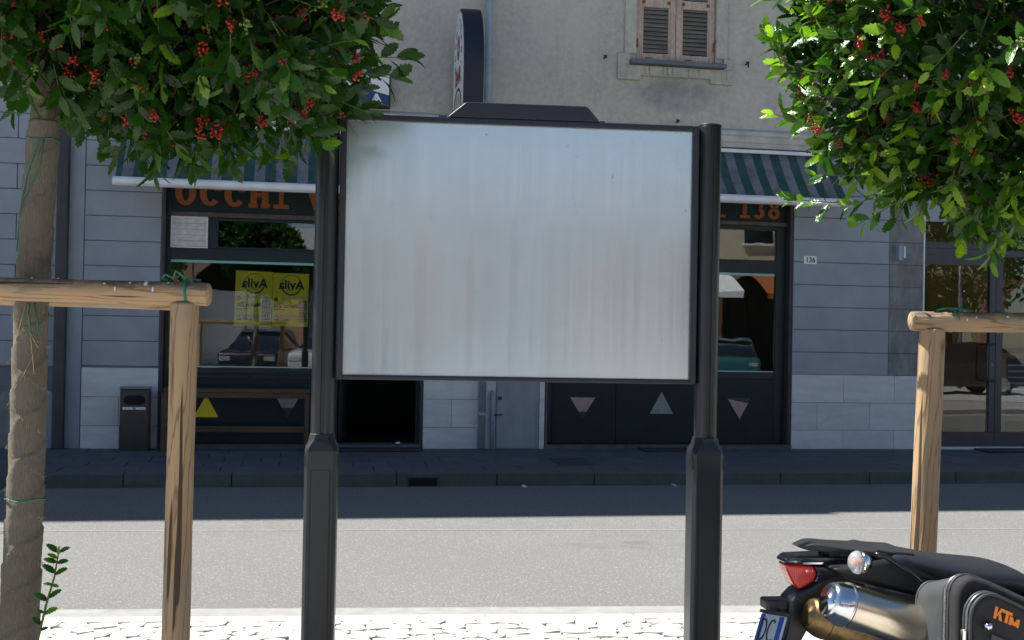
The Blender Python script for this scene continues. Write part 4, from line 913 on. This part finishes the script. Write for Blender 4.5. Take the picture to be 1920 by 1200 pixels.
def trunk_tube(pts, rads, name, mat, parent, seed, wrap=None, n=28, step=.006):
    """wobbly trunk; with wrap=(z0,z1,pitch) it becomes the overlapping spiral bandage"""
    pts = [Vector(p) for p in pts]; zs = [p.z for p in pts]; rng = random.Random(seed); ph = [rng.uniform(0, 6) for _ in range(5)]
    za, zb = (wrap[0], wrap[1]) if wrap else (zs[0], zs[-1]); K = int((zb - za) / step); vs = []
    for i in range(K + 1):
        z = za + (zb - za) * i / K; j = max(0, min(len(zs) - 2, sum(1 for q in zs if q <= z) - 1)); u = (z - zs[j]) / (zs[j + 1] - zs[j])
        c = pts[j].lerp(pts[j + 1], u); r = rads[j] + (rads[j + 1] - rads[j]) * u
        for k in range(n):
            w = 2 * math.pi * k / n
            q = r * (1 + .022 * math.sin(2 * w + ph[0] + z * 3) + .014 * math.sin(3 * w + ph[1] - z * 5) + .004 * math.sin(z * 22 + ph[2] + w))
            if wrap:
                # seam climbs to the right as seen from the street
                s_ = ((z - .055 * math.cos(w - R(-10)) + .012 * math.sin(3 * w + ph[3]) ) / wrap[2]) % 1.0
                q += .0035 + .0062 * (s_ if s_ < .975 else (1 - s_) / .025 * .975) + rng.uniform(-.0007, .0007)
            vs.append((c.x + q * math.cos(w), c.y + q * math.sin(w), z))
    fs = [(i * n + k, i * n + (k + 1) % n, (i + 1) * n + (k + 1) % n, (i + 1) * n + k) for i in range(K) for k in range(n)] + [tuple(range(n))[::-1], tuple(range(K * n, (K + 1) * n))]
    return MB().add(vs, fs).build(name, mat, parent, smooth=True)
def limbs(tree, base, top, centre, rad, seed, n=9):
    rng = random.Random(seed); b = Vector(base)
    for i in range(n):
        a = 2 * math.pi * i / n + rng.uniform(-.3, .3); e = Vector(centre) + Vector((math.cos(a) * rad[0] * .7, math.sin(a) * rad[1] * .7, rng.uniform(-.2, .6) * rad[2])) - b; s = Vector(top) - b + Vector((0, 0, rng.uniform(-.1, .5)))
        m = s.lerp(e, .5) + Vector((0, 0, rng.uniform(.0, .15))); MB().tube([s, m, e], [.020, .013, .005], 7).build('limb', 'bark', tree, smooth=True)
# left tree
bL = (-.935, -10.172, 0); T1 = thing('holly_tree', 'holly tree with dark shaded crown, red berries and burlap wrapped trunk', 'tree', bL)
pl = [(0, 0, -.03), (-.002, -.001, .41), (.012, -.010, .96), (.018, -.016, 1.48), (.033, -.024, 1.88), (.056, -.033, 2.33), (.075, -.04, 2.75), (.09, -.045, 3.2)]
rl = [.067, .061, .055, .050, .048, .045, .042, .035]
tk = trunk_tube(pl, rl, 'trunk', 'bark', T1, 4); wr = trunk_tube(pl, rl, 'burlap_wrap', 'burlap', tk, 8, wrap=(.02, 2.20, .148))
for (z, a0, a1) in ((2.135, 0, 6.4), (.90, 0, 6.4)):
    j = [p for p in range(len(pl) - 1) if pl[p][2] <= z][-1]; u = (z - pl[j][2]) / (pl[j + 1][2] - pl[j][2]); c = Vector(pl[j]).lerp(Vector(pl[j + 1]), u); r = rl[j] + (rl[j + 1] - rl[j]) * u + .010
    band([(c.x + r * math.cos(a0 + (a1 - a0) * i / 24), c.y + r * math.sin(a0 + (a1 - a0) * i / 24), z + .004 * math.sin(i)) for i in range(25)], .0022, tk)
def on_trunk(z, ang_, off=.011):       # point on the wrapped trunk, angle measured from the side towards the street viewer, + to the right
    j = [p for p in range(len(pl) - 1) if pl[p][2] <= z][-1]; u = (z - pl[j][2]) / (pl[j + 1][2] - pl[j][2]); c = Vector(pl[j]).lerp(Vector(pl[j + 1]), u); r = rl[j] + (rl[j + 1] - rl[j]) * u + off
    w = R(-94 + ang_); return Vector((c.x + r * math.cos(w), c.y + r * math.sin(w), z))
band([on_trunk(2.13, 20), on_trunk(2.128, 5), on_trunk(2.09, -8), on_trunk(2.02, -28), on_trunk(1.93, -48), on_trunk(1.85, -65), on_trunk(1.75, -80)], .0022, tk)
band([on_trunk(2.13, 20), on_trunk(2.09, 16), on_trunk(2.02, 2), on_trunk(1.96, -20), on_trunk(1.92, -45)], .0022, tk)
band([on_trunk(1.57, 8), on_trunk(1.52, 4), on_trunk(1.48, 12), on_trunk(1.45, 14)], .0024, tk); band([on_trunk(1.57, 22), on_trunk(1.51, 34), on_trunk(1.47, 38)], .0022, tk)
for pp in (((1.57, -4), (1.50, -18), (1.44, -34)), ((1.57, 0), (1.46, 16), (1.33, 30)), ((1.40, 26), (1.33, 0), (1.27, -38)), ((1.57, 4), (1.48, 10), (1.42, 40))): band([on_trunk(z, a) for z, a in pp], .0013, tk, 'loose_thread', 'straw')
rg = random.Random(5); fray = MB()
for i in range(260):                                  # frayed threads along the seams
    z = rg.uniform(.3, 1.55); a = rg.uniform(-95, 95); s_ = (z + .055 * math.sin(R(a))) % .148
    z = z - s_ + .148 * .97; p = on_trunk(min(z, 2.1), a, .009); d = Vector((p.x, p.y, 0)).normalized()
    fray.tube([p, p + d * rg.uniform(.004, .012) + Vector((rg.uniform(-.006, .006), rg.uniform(-.006, .006), rg.uniform(-.016, .008)))], .0006, 3, False)
stuff(fray.build('frayed_threads', 'straw', tk))
cL, rL = (-.87, -10.26, 3.17), (1.02, .95, .80)
limbs(T1, bL, (-.86, -10.21, 2.5), cL, rL, 3)
ex = [((.16, -10.33, 2.46), (1, -.05, .02), .22), ((.16, -10.36, 2.40), (1, 0, -.10), .17), ((.10, -10.30, 2.5), (1, -.1, .35), .18), ((.08, -10.3, 2.32), (1, .0, -.35), .16), ((-.05, -10.36, 2.22), (.8, 0, -.5), .16)]
crown(T1, bL, cL, rL, 3100, 21, .10, 1, leaf_len=(.07, .108), nclust=230, extra=ex, shear=-.565, shade_bias=.09)
# right tree
bR = (2.93, -10.36, 0); T2 = thing('holly_tree', 'holly tree with glossy sunlit crown and red berries behind the motorcycle', 'tree', bR)
pr_ = [(0, 0, -.03), (.004, 0, .6), (.0, .006, 1.3), (-.006, 0, 2.0), (0, 0, 2.6), (.0, 0, 2.9)]; rr_ = [.09, .08, .074, .066, .056, .04]
tk2 = trunk_tube(pr_, rr_, 'trunk', 'bark', T2, 14); trunk_tube(pr_, rr_, 'burlap_wrap', 'burlap', tk2, 18, wrap=(.02, 1.7, .148))
cR, rR = (2.76, -10.37, 2.77), (.93, .88, .76); limbs(T2, bR, (2.93, -10.36, 2.3), cR, rR, 6)
exr = [((2.05, -10.35, 2.12), (-1, 0, -.05), .17), ((2.12, -10.42, 2.04), (-.9, 0, -.3), .17), ((2.0, -10.3, 2.42), (-1, 0, .1), .17), ((1.93, -10.28, 2.30), (-1, .05, .28), .20), ((1.98, -10.30, 2.02), (-1, .0, .02), .18), ((2.02, -10.3, 2.62), (-1, 0, .22), .2), ((2.16, -10.4, 2.0), (-.7, 0, -.4), .15)]
crown(T2, bR, cR, rR, 2300, 33, .75, -1, nclust=130, extra=exr)
# young sucker beside the left trunk
sp = thing('holly_sucker', 'thin upright holly sucker growing beside the burlap wrapped trunk', 'plant', (-.885, -10.27, 0))
path = [Vector((-.02, 0, 0)), Vector((-.005, -.005, .2)), Vector((.030, -.012, .42)), Vector((.060, -.02, .56)), Vector((.085, -.03, .65)), Vector((.098, -.035, .735))]
MB().tube(path, [.006, .0055, .0048, .0042, .0035, .0022], 6).build('stem', 'twig', sp, smooth=True)
def along(z):
    for a, b in zip(path, path[1:]):
        if a.z <= z <= b.z: return a.lerp(b, (z - a.z) / (b.z - a.z))
    return path[-1]
for z, sx_, up_, L, tn in ((.735, -1, .75, .05, 1), (.735, 1, .45, .048, 2), (.725, .2, .9, .035, 5), (.715, -.3, .2, .04, 3), (.70, -1, .35, .046, 1), (.70, 1, .2, .046, 1), (.665, -1, .75, .052, 1), (.66, 1, .5, .055, 2), (.625, -.4, .1, .03, 3), (.625, .6, -.1, .03, 3), (.58, 1, .6, .06, 2), (.57, -1, .65, .052, 1), (.53, -.7, .2, .03, 2), (.525, 1, .45, .058, 3), (.49, -.8, .7, .04, 1), (.47, .8, .3, .035, 2), (.40, -1, .4, .05, 2), (.33, 1, .4, .05, 2)):
    p = along(z); ld = (fx * sx_ + Vector((0, 0, up_)) - fy * .25).normalized(); nr = (Vector((0, 0, 1)) - fy * .9 - fx * sx_ * .3); nr = (nr - ld * nr.dot(ld)).normalized(); s3 = ld.cross(nr)
    o = bpy.data.objects.new('leaf', LEAFMESH[1, tn]); COL.objects.link(o); o.parent = sp; o.matrix_local = Matrix.Translation(p) @ Matrix((s3, ld, nr)).transposed().to_4x4() @ Matrix.Scale(L, 4)
sp2 = thing('holly_sucker', 'low leafy holly sucker on the far side of the burlap wrapped trunk', 'plant', (-1.075, -10.22, 0))
MB().tube([(0, 0, 0), (.02, -.01, .3), (.0, -.01, .5), (.005, -.01, .64)], [.006, .005, .004, .002], 6).build('stem', 'twig', sp2, smooth=True)
for k in range(16):
    z = .30 + .33 * k / 15; a = k * 2.4; ld = Vector((math.cos(a), math.sin(a), .5)).normalized(); nr = Vector((0, -.4, 1)); nr = (nr - ld * nr.dot(ld)).normalized(); s3 = ld.cross(nr)
    o = bpy.data.objects.new('leaf', LEAFMESH[k % 6, (2, 4, 3, 5)[k % 4]]); COL.objects.link(o); o.parent = sp2; o.matrix_local = Matrix.Translation((.008, -.01, z)) @ Matrix((s3, ld, nr)).transposed().to_4x4() @ Matrix.Scale(random.uniform(.04, .055), 4)

# ------------------------------------------------------------------ motorcycle (local x forward, y to its left, z up)
BK = thing('motorcycle', 'black motorcycle with steel exhausts and a soft pannier, tail beside the billboard', 'motorcycle', (1.403, -11.312, 0), R(-1.2))
def side(name, mat, pts, y0, y1, bev=.008, parent=BK, seg=3): return MB().prism(pts, 'y', y0, y1).build(name, mat, parent, bevel=bev, seg=seg)
def tapered(name, mat, pts, hw_, x0, x1, k0, bev):        # plan view narrows towards the rear
    b_ = MB().prism(pts, 'y', -hw_, hw_); b_.v = [(x, y * (k0 + (1 - k0) * max(0, min(1, (x - x0) / (x1 - x0)))), z) for x, y, z in b_.v]; return b_.build(name, mat, BK, bevel=bev, seg=3)
rk = tapered('tail_rack', 'plastic', [(-.004, .909), (.012, .915), (.037, .922), (.069, .920), (.11, .913), (.195, .907), (.212, .911), (.24, .905), (.32, .90), (.32, .886), (.13, .895), (.06, .899), (.02, .902)], .085, 0, .13, .35, .005)
MB().box(.085, .12, -.04, .04, .880, .897).build('rack_mount', 'plastic', rk, bevel=.004); MB().box(.23, .27, -.05, .05, .870, .892).build('rack_mount', 'plastic', rk, bevel=.004)
cw = tapered('tail_cowl', 'gloss', [(-.046, .864), (-.045, .874), (-.029, .885), (.078, .886), (.30, .874), (.30, .853), (.06, .861), (.02, .863)], .052, -.05, .08, .6, .005)
MB().box(.0, .06, -.0545, -.0435, .866, .871).build('cowl_trim', 'polish', cw)
lt = tapered('tail_light', 'redlens', [(-.043, .862), (.036, .859), (.048, .836), (.036, .815), (.014, .799), (-.004, .790), (-.022, .812), (-.035, .840)], .047, -.05, .05, .62, .008)
side('light_housing', 'gloss', [(.0375, .859), (.22, .857), (.22, .83), (.12, .828), (.05, .806), (.037, .814), (.049, .836)], -.045, .045, .006)
fd = side('rear_fender', 'plastic', [(.24, .870), (.11, .842), (.06, .820), (.028, .797), (-.004, .786), (-.030, .760), (-.034, .72), (-.050, .64), (-.082, .555), (-.082, .535), (-.03, .535), (.000, .64), (.035, .700), (.064, .745), (.112, .786), (.27, .770)], -.045, .045, .010)
side('side_fairing', 'plastic', [(.06, .862), (.28, .895), (.46, .862), (.50, .78), (.34, .775), (.20, .806), (.12, .828)], -.11, .11, .02)
pl_ = MB().box(-.095, -.030, -.030, .030, .731, .761).build('plate_lamp', 'plastic', BK, bevel=.007, seg=3); MB().box(-.06, -.04, -.02, .02, .716, .730).build('lamp_stem', 'plastic', pl_)
# number plate: leans back, bottom edge further to the rear, and hangs a little askew
pm = Matrix.Translation((-.060, 0, .712)) @ Matrix.Rotation(R(-90), 4, 'Z') @ Matrix.Rotation(R(-10), 4, 'Y') @ Matrix.Rotation(R(-20), 4, 'X')
def on_plate(o): o.matrix_local = pm; return o
np_ = on_plate(MB().box(-.088, .088, -.004, .004, -.177, 0).build('number_plate', 'platewhite', BK, bevel=.001))
MB().box(-.094, .096, .0045, .010, -.19, .010).build('plate_holder', 'plastic', np_, bevel=.003); MB().box(-.094, .096, -.010, .0044, .001, .010).build('holder_lip', 'plastic', np_)
for s_ in (-1, 1): MB().box(s_ * .0715 - .016, s_ * .0715 + .016, -.0052, -.0042, -.175, -.003).build('blue_band', 'plateblue', np_)
link('lettering', text_mesh('lettering', 'DC', .10, 'blackprint', bold=-.002, sx=.78), np_, (-.016, -.0058, -.050)); MB().tube([(.042, -.0045, -.07), (.042, -.0058, -.07)], .006, 10).build('stamp', 'greyprint', np_)
# exhausts
def muffler(a, b, r, mat, dent):
    a, b = Vector(a), Vector(b); d = (b - a).normalized()
    m = MB().tube([a + d * .045, a + d * .05, a + d * .25, b], [r * .985, r, r, r * .96], 36).build('muffler', mat, BK, smooth=True); m.modifiers.new('es', 'EDGE_SPLIT').split_angle = R(50)
    e = MB().tube([a + d * .0475, a + d * .038, a + d * .012, a + d * .001, a, a + d * .004, a + d * .03], [r * 1.012, r * 1.006, r * .86, r * .74, r * .70, r * .64, r * .60], 36, False).build('end_cap', 'polish' if dent else mat, m, smooth=True)
    MB().tube([a + d * .03, a + d * .034], r * .605, 24).build('outlet', 'black', e)
    MB().tube([a + d * .049, a + d * .056], r * 1.014, 36).build('band', 'polish' if dent else mat, m, smooth=True); return m
muffler((.006, -.205, .803), (.66, -.175, .592), .060, 'steel', True); muffler((-.005, -.105, .742), (.62, -.09, .515), .055, 'steelold', False)
MB().tube([(.60, -.14, .62), (.75, -.1, .5), (.85, -.06, .42)], .03, 12).build('exhaust_pipe', 'steelold', BK, smooth=True)
side('heat_guard', 'plastic', [(.15, .822), (.36, .775), (.34, .75), (.18, .795)], -.13, -.116, .004)
# indicators
for s_, nm in ((-1, 'indicator'),):
    c = Vector((.128, s_ * .145, .888)); vs = MB(); prof = []
    lens = MB(); n = 20; ring_ = []
    for i, (t, r) in enumerate(((0, .030), (.006, .0300), (.016, .026), (.024, .018), (.029, .008))): ring_.append([(c.x + .004 - t - .010 , c.y + 1.0 * r * math.cos(2 * math.pi * k / n), c.z + 1.08 * r * math.sin(2 * math.pi * k / n)) for k in range(n)])
    allv = sum(ring_, []); lens.add(allv, [(i * n + k, i * n + (k + 1) % n, (i + 1) * n + (k + 1) % n, (i + 1) * n + k) for i in range(4) for k in range(n)] + [tuple(range(n))[::-1], tuple(range(4 * n, 5 * n))])
    ind = MB().tube([c + Vector((.0, 0, 0)), c + Vector((.004, 0, 0)), c + Vector((.028, 0, 0))], [.0305, .0305, .016], 20).build(nm, 'polish', BK, smooth=True); lens.build('lens', 'clearlens', ind, smooth=True)
    MB().tube([c + Vector((-.016, -.003, 0)), c + Vector((-.008, .006, 0))], .0075, 10).build('bulb', 'bulb', ind, smooth=True); MB().tube([c + Vector((.015, 0, 0)), (c.x + .03, s_ * .10, c.z - .005)], .011, 10).build('stem', 'plastic', ind, smooth=True)
# seat and body
def loft(name, mat, secs, parent=BK, n=16, p=2.6):
    vs = []; 
    for (x, zc, h, w) in secs:
        for k in range(n):
            a = 2 * math.pi * k / n; ca, sa = math.cos(a), math.sin(a); vs.append((x, w * math.copysign(abs(ca) ** (2 / p), ca), zc + h * math.copysign(abs(sa) ** (2 / p), sa)))
    K = len(secs); fs = [(i * n + k, i * n + (k + 1) % n, (i + 1) * n + (k + 1) % n, (i + 1) * n + k) for i in range(K - 1) for k in range(n)] + [tuple(range(n))[::-1], tuple(range((K - 1) * n, K * n))]
    o = MB().add(vs, fs).build(name, mat, parent, smooth=True); sub = o.modifiers.new('sub', 'SUBSURF'); sub.levels = sub.render_levels = 2; return o
loft('seat', 'seat', [(.22, .893, .010, .07), (.26, .888, .020, .10), (.34, .862, .034, .125), (.42, .843, .037, .135), (.51, .831, .038, .14), (.60, .824, .038, .14), (.64, .815, .038, .135), (.72, .765, .040, .12), (.82, .72, .04, .10), (.95, .70, .04, .085), (1.05, .71, .03, .07)])
MB().tube([(.18, -.125, .905), (.21, -.128, .900), (.27, -.135, .862), (.33, -.14, .815)], .0075, 8).build('grab_tube', 'gloss', BK, smooth=True)
side('side_panel', 'plastic', [(.28, .85), (.55, .80), (.80, .72), (.95, .60), (.55, .60), (.40, .74)], -.12, .12, .02)
loft('tank', 'gloss', [(1.12, .78, .05, .07), (1.2, .82, .09, .13), (1.38, .87, .12, .16), (1.55, .88, .11, .16), (1.66, .86, .08, .10)])
side('engine', 'iron', [(.85, .25), (1.35, .25), (1.45, .55), (1.2, .72), (.9, .62)], -.14, .14, .03)
MB().tube([(.95, 0, .45), (1.1, 0, .7), (1.5, 0, .82), (1.68, 0, .9)], .03, 10).build('frame_tube', 'orange', BK, smooth=True)
def wheel(x, r, w):
    t = MB(); n = 40; prof = [(r * .80, -w), (r * .93, -w), (r, -w * .55), (r * 1.0, w * .55), (r * .93, w), (r * .80, w)]
    vs = [(x + pr0 * math.cos(2 * math.pi * k / n), y, r + pr0 * math.sin(2 * math.pi * k / n)) for k in range(n) for pr0, y in prof]; m = len(prof)
    o = t.add(vs, [(k * m + i, k * m + (i + 1) % m, ((k + 1) % n) * m + (i + 1) % m, ((k + 1) % n) * m + i) for k in range(n) for i in range(m)]).build('wheel', 'tyre', BK, smooth=True)
    for k in range(8):
        a = k * math.pi / 4; MB().tube([(x, 0, r), (x + r * .82 * math.cos(a), 0, r + r * .82 * math.sin(a))], .010, 6).build('spoke', 'zip', o)
    MB().tube([(x, -.05, r), (x, .05, r)], .045, 16).build('hub', 'zip', o)
wheel(.52, .305, .08); wheel(1.98, .305, .06)
MB().tube([(.52, -.11, .305), (.75, -.11, .36), (1.0, -.11, .42)], .028, 10).build('swing_arm', 'zip', BK, smooth=True); MB().tube([(.52, .11, .305), (.75, .11, .36), (1.0, .11, .42)], .028, 10).build('swing_arm', 'zip', BK, smooth=True)
for s_ in (-1, 1): MB().tube([(1.98, s_ * .10, .305), (1.72, s_ * .10, .98)], .026, 10).build('fork_leg', 'zip', BK, smooth=True)
MB().tube([(1.60, -.40, 1.06), (1.68, -.28, 1.07), (1.70, -.1, 1.02), (1.70, .1, 1.02), (1.68, .28, 1.07), (1.60, .40, 1.06)], .012, 8).build('handlebar', 'plastic', BK, smooth=True)
side('headlight_mask', 'plastic', [(1.76, .80), (1.88, .84), (1.90, .98), (1.78, 1.05)], -.10, .10, .03)
MB().tube([(1.0, .10, .32), (.95, .20, .15), (.93, .28, .0)], .014, 8).build('side_stand', 'iron', BK, smooth=True)
# soft pannier on the right side
bagp = [(.268, .42), (.268, .845), (.275, .872), (.292, .892), (.318, .897), (.355, .885), (.46, .84), (.70, .735), (.86, .66), (.88, .63), (.88, .42)]
def shear(mb_):
    mb_.v = [(x, y, z - (.32 * max(0, y + .36) if z > .5 else 0)) for x, y, z in mb_.v]; return mb_
bg = shear(MB().prism(bagp, 'y', -.335, -.185)).build('pannier', 'bagside', BK, bevel=.012, seg=3)
side('pannier_lid', 'bag', [(x + .0, z) for x, z in bagp], -.398, -.352, .014, bg)
shear(MB().prism([(x * .985 + .006, z * .992 + .003) for x, z in bagp], 'y', -.3515, -.3355)).build('zip_band', 'piping', bg, bevel=.003)
def rim(pts, y, r, mat, nm, parent): MB().tube([(x, y, z - (.32 * max(0, y + .36) if z > .5 else 0)) for x, z in pts], r, 8).build(nm, mat, parent, smooth=True)
def smoothp(pts, it=2):
    for _ in range(it):
        q = [pts[0]]
        for a, b in zip(pts, pts[1:]): q += [(a[0] * .75 + b[0] * .25, a[1] * .75 + b[1] * .25), (a[0] * .25 + b[0] * .75, a[1] * .25 + b[1] * .75)]
        pts = q + [pts[-1]]
    return pts
bp = smoothp(bagp[:9])
rim(bp, -.192, .0045, 'piping', 'piping', bg); rim(bp, -.331, .0045, 'piping', 'piping', bg); rim(bp, -.357, .0045, 'piping', 'piping', bg); rim([(x - .0015, z + .0005) for x, z in bp], -.344, .0048, 'zip', 'zip', bg)
pk = [(.282, .42), (.278, .80), (.283, .83), (.303, .857), (.334, .866), (.37, .852), (.43, .824), (.66, .72), (.76, .675), (.78, .65), (.78, .42)]
pc = side('pocket', 'bag', pk, -.452, -.399, .014, bg); pp_ = smoothp(pk[:9])
rim([(x - .001, z) for x, z in pp_], -.447, .0042, 'piping', 'piping', bg); rim([(x - .002, z + .001) for x, z in pp_], -.432, .0042, 'zip', 'zip', bg); rim([(x - .001, z) for x, z in pp_], -.418, .0042, 'piping', 'piping', bg)
MB().prism([(.330, .42), (.330, .768), (.70, .61), (.70, .42)], 'y', -.4585, -.4525).build('pocket_panel', 'baggrey', bg, bevel=.002)
MB().box(.264, .278, -.440, -.424, .71, .775).build('zip_pull', 'polish', bg, bevel=.004); MB().tube([(.316, -.462, .795), (.319, -.462, .782)], .011, 10).build('zip_slider', 'polish', bg, smooth=True)
MB().box(.262, .268, -.40, -.33, .60, .61).build('strap_loop', 'zip', bg)
# orange three letter logo, sheared block capitals
def logo(org, ux, uz, h):
    K_ = [[(0, 0), (.30, 0), (.30, 1), (0, 1)], [(.30, .38), (.62, 1), (1.0, 1), (.58, .5), (.30, .2)], [(.42, .52), (.66, .62), (1.0, 0), (.66, 0)]]
    T_ = [[(.92, .74), (2.02, .74), (2.02, 1), (.92, 1)], [(1.30, 0), (1.62, 0), (1.62, .74), (1.30, .74)]]
    M_ = [[(1.78, 0), (2.06, 0), (2.06, .68), (1.78, .68)], [(1.78, .68), (2.10, .68), (2.38, .28), (2.30, .05), (2.14, .05)], [(2.38, .28), (2.62, .68), (2.9, .68), (2.52, .05), (2.30, .05)], [(2.64, 0), (2.92, 0), (2.92, .68), (2.64, .68)]]
    b = MB()
    for gi, G in enumerate((K_, T_, M_)):
        for j, P in enumerate(G):
            pts = [(org[0] + (x + z * .22) * ux[0] * h * .78 + z * uz[0] * h, org[1] + (x + z * .22) * ux[1] * h * .78 + z * uz[1] * h) for x, z in P]
            b.prism(pts, 'y', -.4545 - .0006 * j, -.4515)
    return b.build('logo', 'orange', bg)
logo((.336, .806), (.93, -.37), (.05, .99), .032)

# ------------------------------------------------------------------ the street behind the viewer, seen in the panes
AR = thing('arcade_building', 'cream building with brick arcade reflected in the shop windows', 'building', (6, -31, 0))
MB().box(-20, 3, -.5, 0, 4.3, 5.4).build('parapet_wall', 'white_louvre', AR); MB().box(3.001, 24, -.5, 0, 4.3, 9.5).build('upper_wall', 'cream', AR); MB().box(-20, 24, -4, -3.9, 0, 4.3).build('arcade_back', 'shopdark', AR); MB().box(-20, 24, -4, .0, -.1, .0).build('arcade_floor', 'gutter', AR); MB().box(-20, 24, -4, -.5, 4.3, 4.4).build('arcade_ceiling', 'cream', AR)
for i in range(11):
    x = -19 + i * 4.2; MB().box(x - .55, x + .55, -.6, .05, 0, 4.3).build('pier', 'brick', AR)
    MB().prism([(x + .55, 4.299)] + [(x + 2.1 - 1.55 * math.cos(a * math.pi / 12), 3.0 + 1.15 * math.sin(a * math.pi / 12)) for a in range(13)] + [(x + 3.65, 4.299)], 'y', -.55, 0).build('arch', 'brick', AR)
    if x < 2: continue
    o = MB().box(x + 1.5, x + 2.7, .001, .03, 5.4, 7.2).build('window', 'carglass', AR); MB().box(x + 1.4, x + 2.8, .0, .12, 5.3, 5.39).build('sill', 'white_metal', o)
for i in (1, 2, 3): MB().box(-19 + i * 4.2 + .56, -19 + i * 4.2 + 3.64, -.9, -.85, 0, 2.95).build('roller_shutter', 'white_metal', AR)
for i, x in enumerate((9.5, 13.7)):
    m = MB().prism([(.02, 4.25), (2.0, 3.3), (2.0, 3.05), (1.95, 3.05), (1.95, 3.26), (.02, 4.2)], 'x', x - 1.6, x + 1.6).build('canopy', 'white_metal' if i == 0 else 'letter', AR)
def lamp(label, x, y):
    t = thing('lamp_post', label, 'lamp post', (x, y, -.02)); MB().tube([(0, 0, 0), (0, 0, 1.0), (0, 0, 6.5)], [.075, .06, .045], 14).build('pole', 'binlid', t, smooth=True); MB().tube([(0, 0, 6.3), (0, .5, 6.6)], .03, 8).build('arm', 'binlid', t); MB().box(-.12, .12, .3, .9, 6.58, 6.68).build('lamp_head', 'binlid', t, bevel=.02)
lamp('slender grey lamp post reflected in the bar window', -1.7, -22.5); lamp('slender grey lamp post reflected in the right entrance', 20.6, -19.5)
def car(label, x, y, rz, paint):
    m_ = M('paint_' + paint[0], paint[1], None, rough=.25, coat=.6); MT['_p'] = m_
    t = thing('parked_car', label, 'car', (x, y, -.02), rz, 'cars parked behind the viewer')
    prof = [(-2.05, .30), (-2.10, .55), (-2.0, .86), (-1.35, .92), (-1.1, .93), (1.2, .95), (1.9, .92), (2.02, .80), (2.05, .35), (1.75, .24), (-1.8, .24)]
    MB().prism(prof, 'y', -.84, .84).build('body', '_p', t, bevel=.10, seg=3)
    g_ = MB(); lo_ = [(-1.15, .92), (1.95, .92)]; up_ = [(-.30, 1.42), (1.30, 1.44)]
    g_.add([(-1.15, -.78, .92), (1.92, -.78, .92), (1.92, .78, .92), (-1.15, .78, .92), (-.25, -.62, 1.42), (1.35, -.62, 1.44), (1.35, .62, 1.44), (-.25, .62, 1.42)], [(0, 3, 2, 1), (4, 5, 6, 7), (0, 1, 5, 4), (1, 2, 6, 5), (2, 3, 7, 6), (3, 0, 4, 7)]); g_.build('glasshouse', 'carglass', t, bevel=.04)
    MB().prism([(-.33, 1.40), (-.1, 1.475), (.7, 1.50), (1.3, 1.465), (1.42, 1.40)], 'y', -.61, .61).build('roof', '_p', t, bevel=.05)
    for sx_ in (-1.25, 1.3):
        for sy in (-1, 1):
            wl_ = MB().tube([(sx_, sy * .66, .31), (sx_, sy * .86, .31)], .31, 24).build('wheel', 'tyre', t, bevel=.02); MB().tube([(sx_, sy * .861, .31), (sx_, sy * .872, .31)], .20, 16).build('rim', 'polish', wl_)
    for sy in (-1, 1): MB().box(-2.09, -1.95, sy * .62 - .16, sy * .62 + .16, .62, .76).build('headlight', 'clearlens', t, bevel=.03); MB().box(1.93, 2.055, sy * .68 - .12, sy * .68 + .12, .62, .90).build('tail_lamp', 'redlens', t, bevel=.02)
PAINTS = dict(black=('black', (.012, .013, .018)), silver=('silver', (.35, .36, .38)), teal=('teal', (.012, .07, .085)), dark=('dark', (.02, .022, .03)))
car('black hatchback parked with its tail to the road, reflected beside the posters', -1.1, -20.8, R(-80), PAINTS['black']); car('silver hatchback reflected below the posters', .9, -21.0, R(-78), PAINTS['silver']); car('teal hatchback reflected in the numbered shopfront', 13.8, -21.5, R(-70), PAINTS['teal']); car('dark teal hatchback reflected further along the numbered shopfront', 11.2, -21.6, R(-72), PAINTS['teal']); car('dark saloon reflected low in the right entrance', 18.4, -16.6, R(6), PAINTS['dark'])
def far_tree(label, x, y, h, r, seed):
    t = thing('street_tree', label, 'tree', (x, y, -.02)); MB().tube([(0, 0, 0), (.05, 0, h * .35), (0, .05, h * .75)], [.14, .11, .05], 10).build('trunk', 'bark', t, smooth=True)
    rg_ = np.random.default_rng(seed); V = []; F = []; T = []
    for i in range(4200):
        d = rg_.normal(size=3); d /= np.linalg.norm(d); c = np.array([0, 0, h * .68]) + d * np.array([r, r, h * .34]) * (1 - abs(rg_.normal(0, .22))) * (1 + .15 * math.sin(4 * d[0] + 5 * d[2] + seed)); a = rg_.normal(size=3); a /= np.linalg.norm(a); b = np.cross(a, rg_.normal(size=3)); b /= np.linalg.norm(b); s_ = rg_.uniform(.08, .15); o = len(V)
        V += [c - a * s_, c + b * s_ * .5, c + a * s_, c - b * s_ * .5]; F.append((o, o + 1, o + 2, o + 3)); T += [rg_.uniform(.2, .8)] * 4
    me = bpy.data.meshes.new('crown'); me.from_pydata([tuple(v) for v in V], [], F); me.materials.append(MT['leaf']); set_tone(me, T); stuff(link('crown', me, t))
    for k in range(5): MB().tube([(0, 0, h * .4 + k * .1), (r * .5 * math.cos(k * 1.3), r * .5 * math.sin(k * 1.3), h * .65)], [.05, .02], 6).build('limb', 'bark', t)
far_tree('leafy street tree reflected in the right entrance', 22.8, -23.5, 7.0, 2.6, 3); far_tree('leafy street tree reflected at the top of the bar window', -5.2, -23.8, 6.5, 2.2, 4)
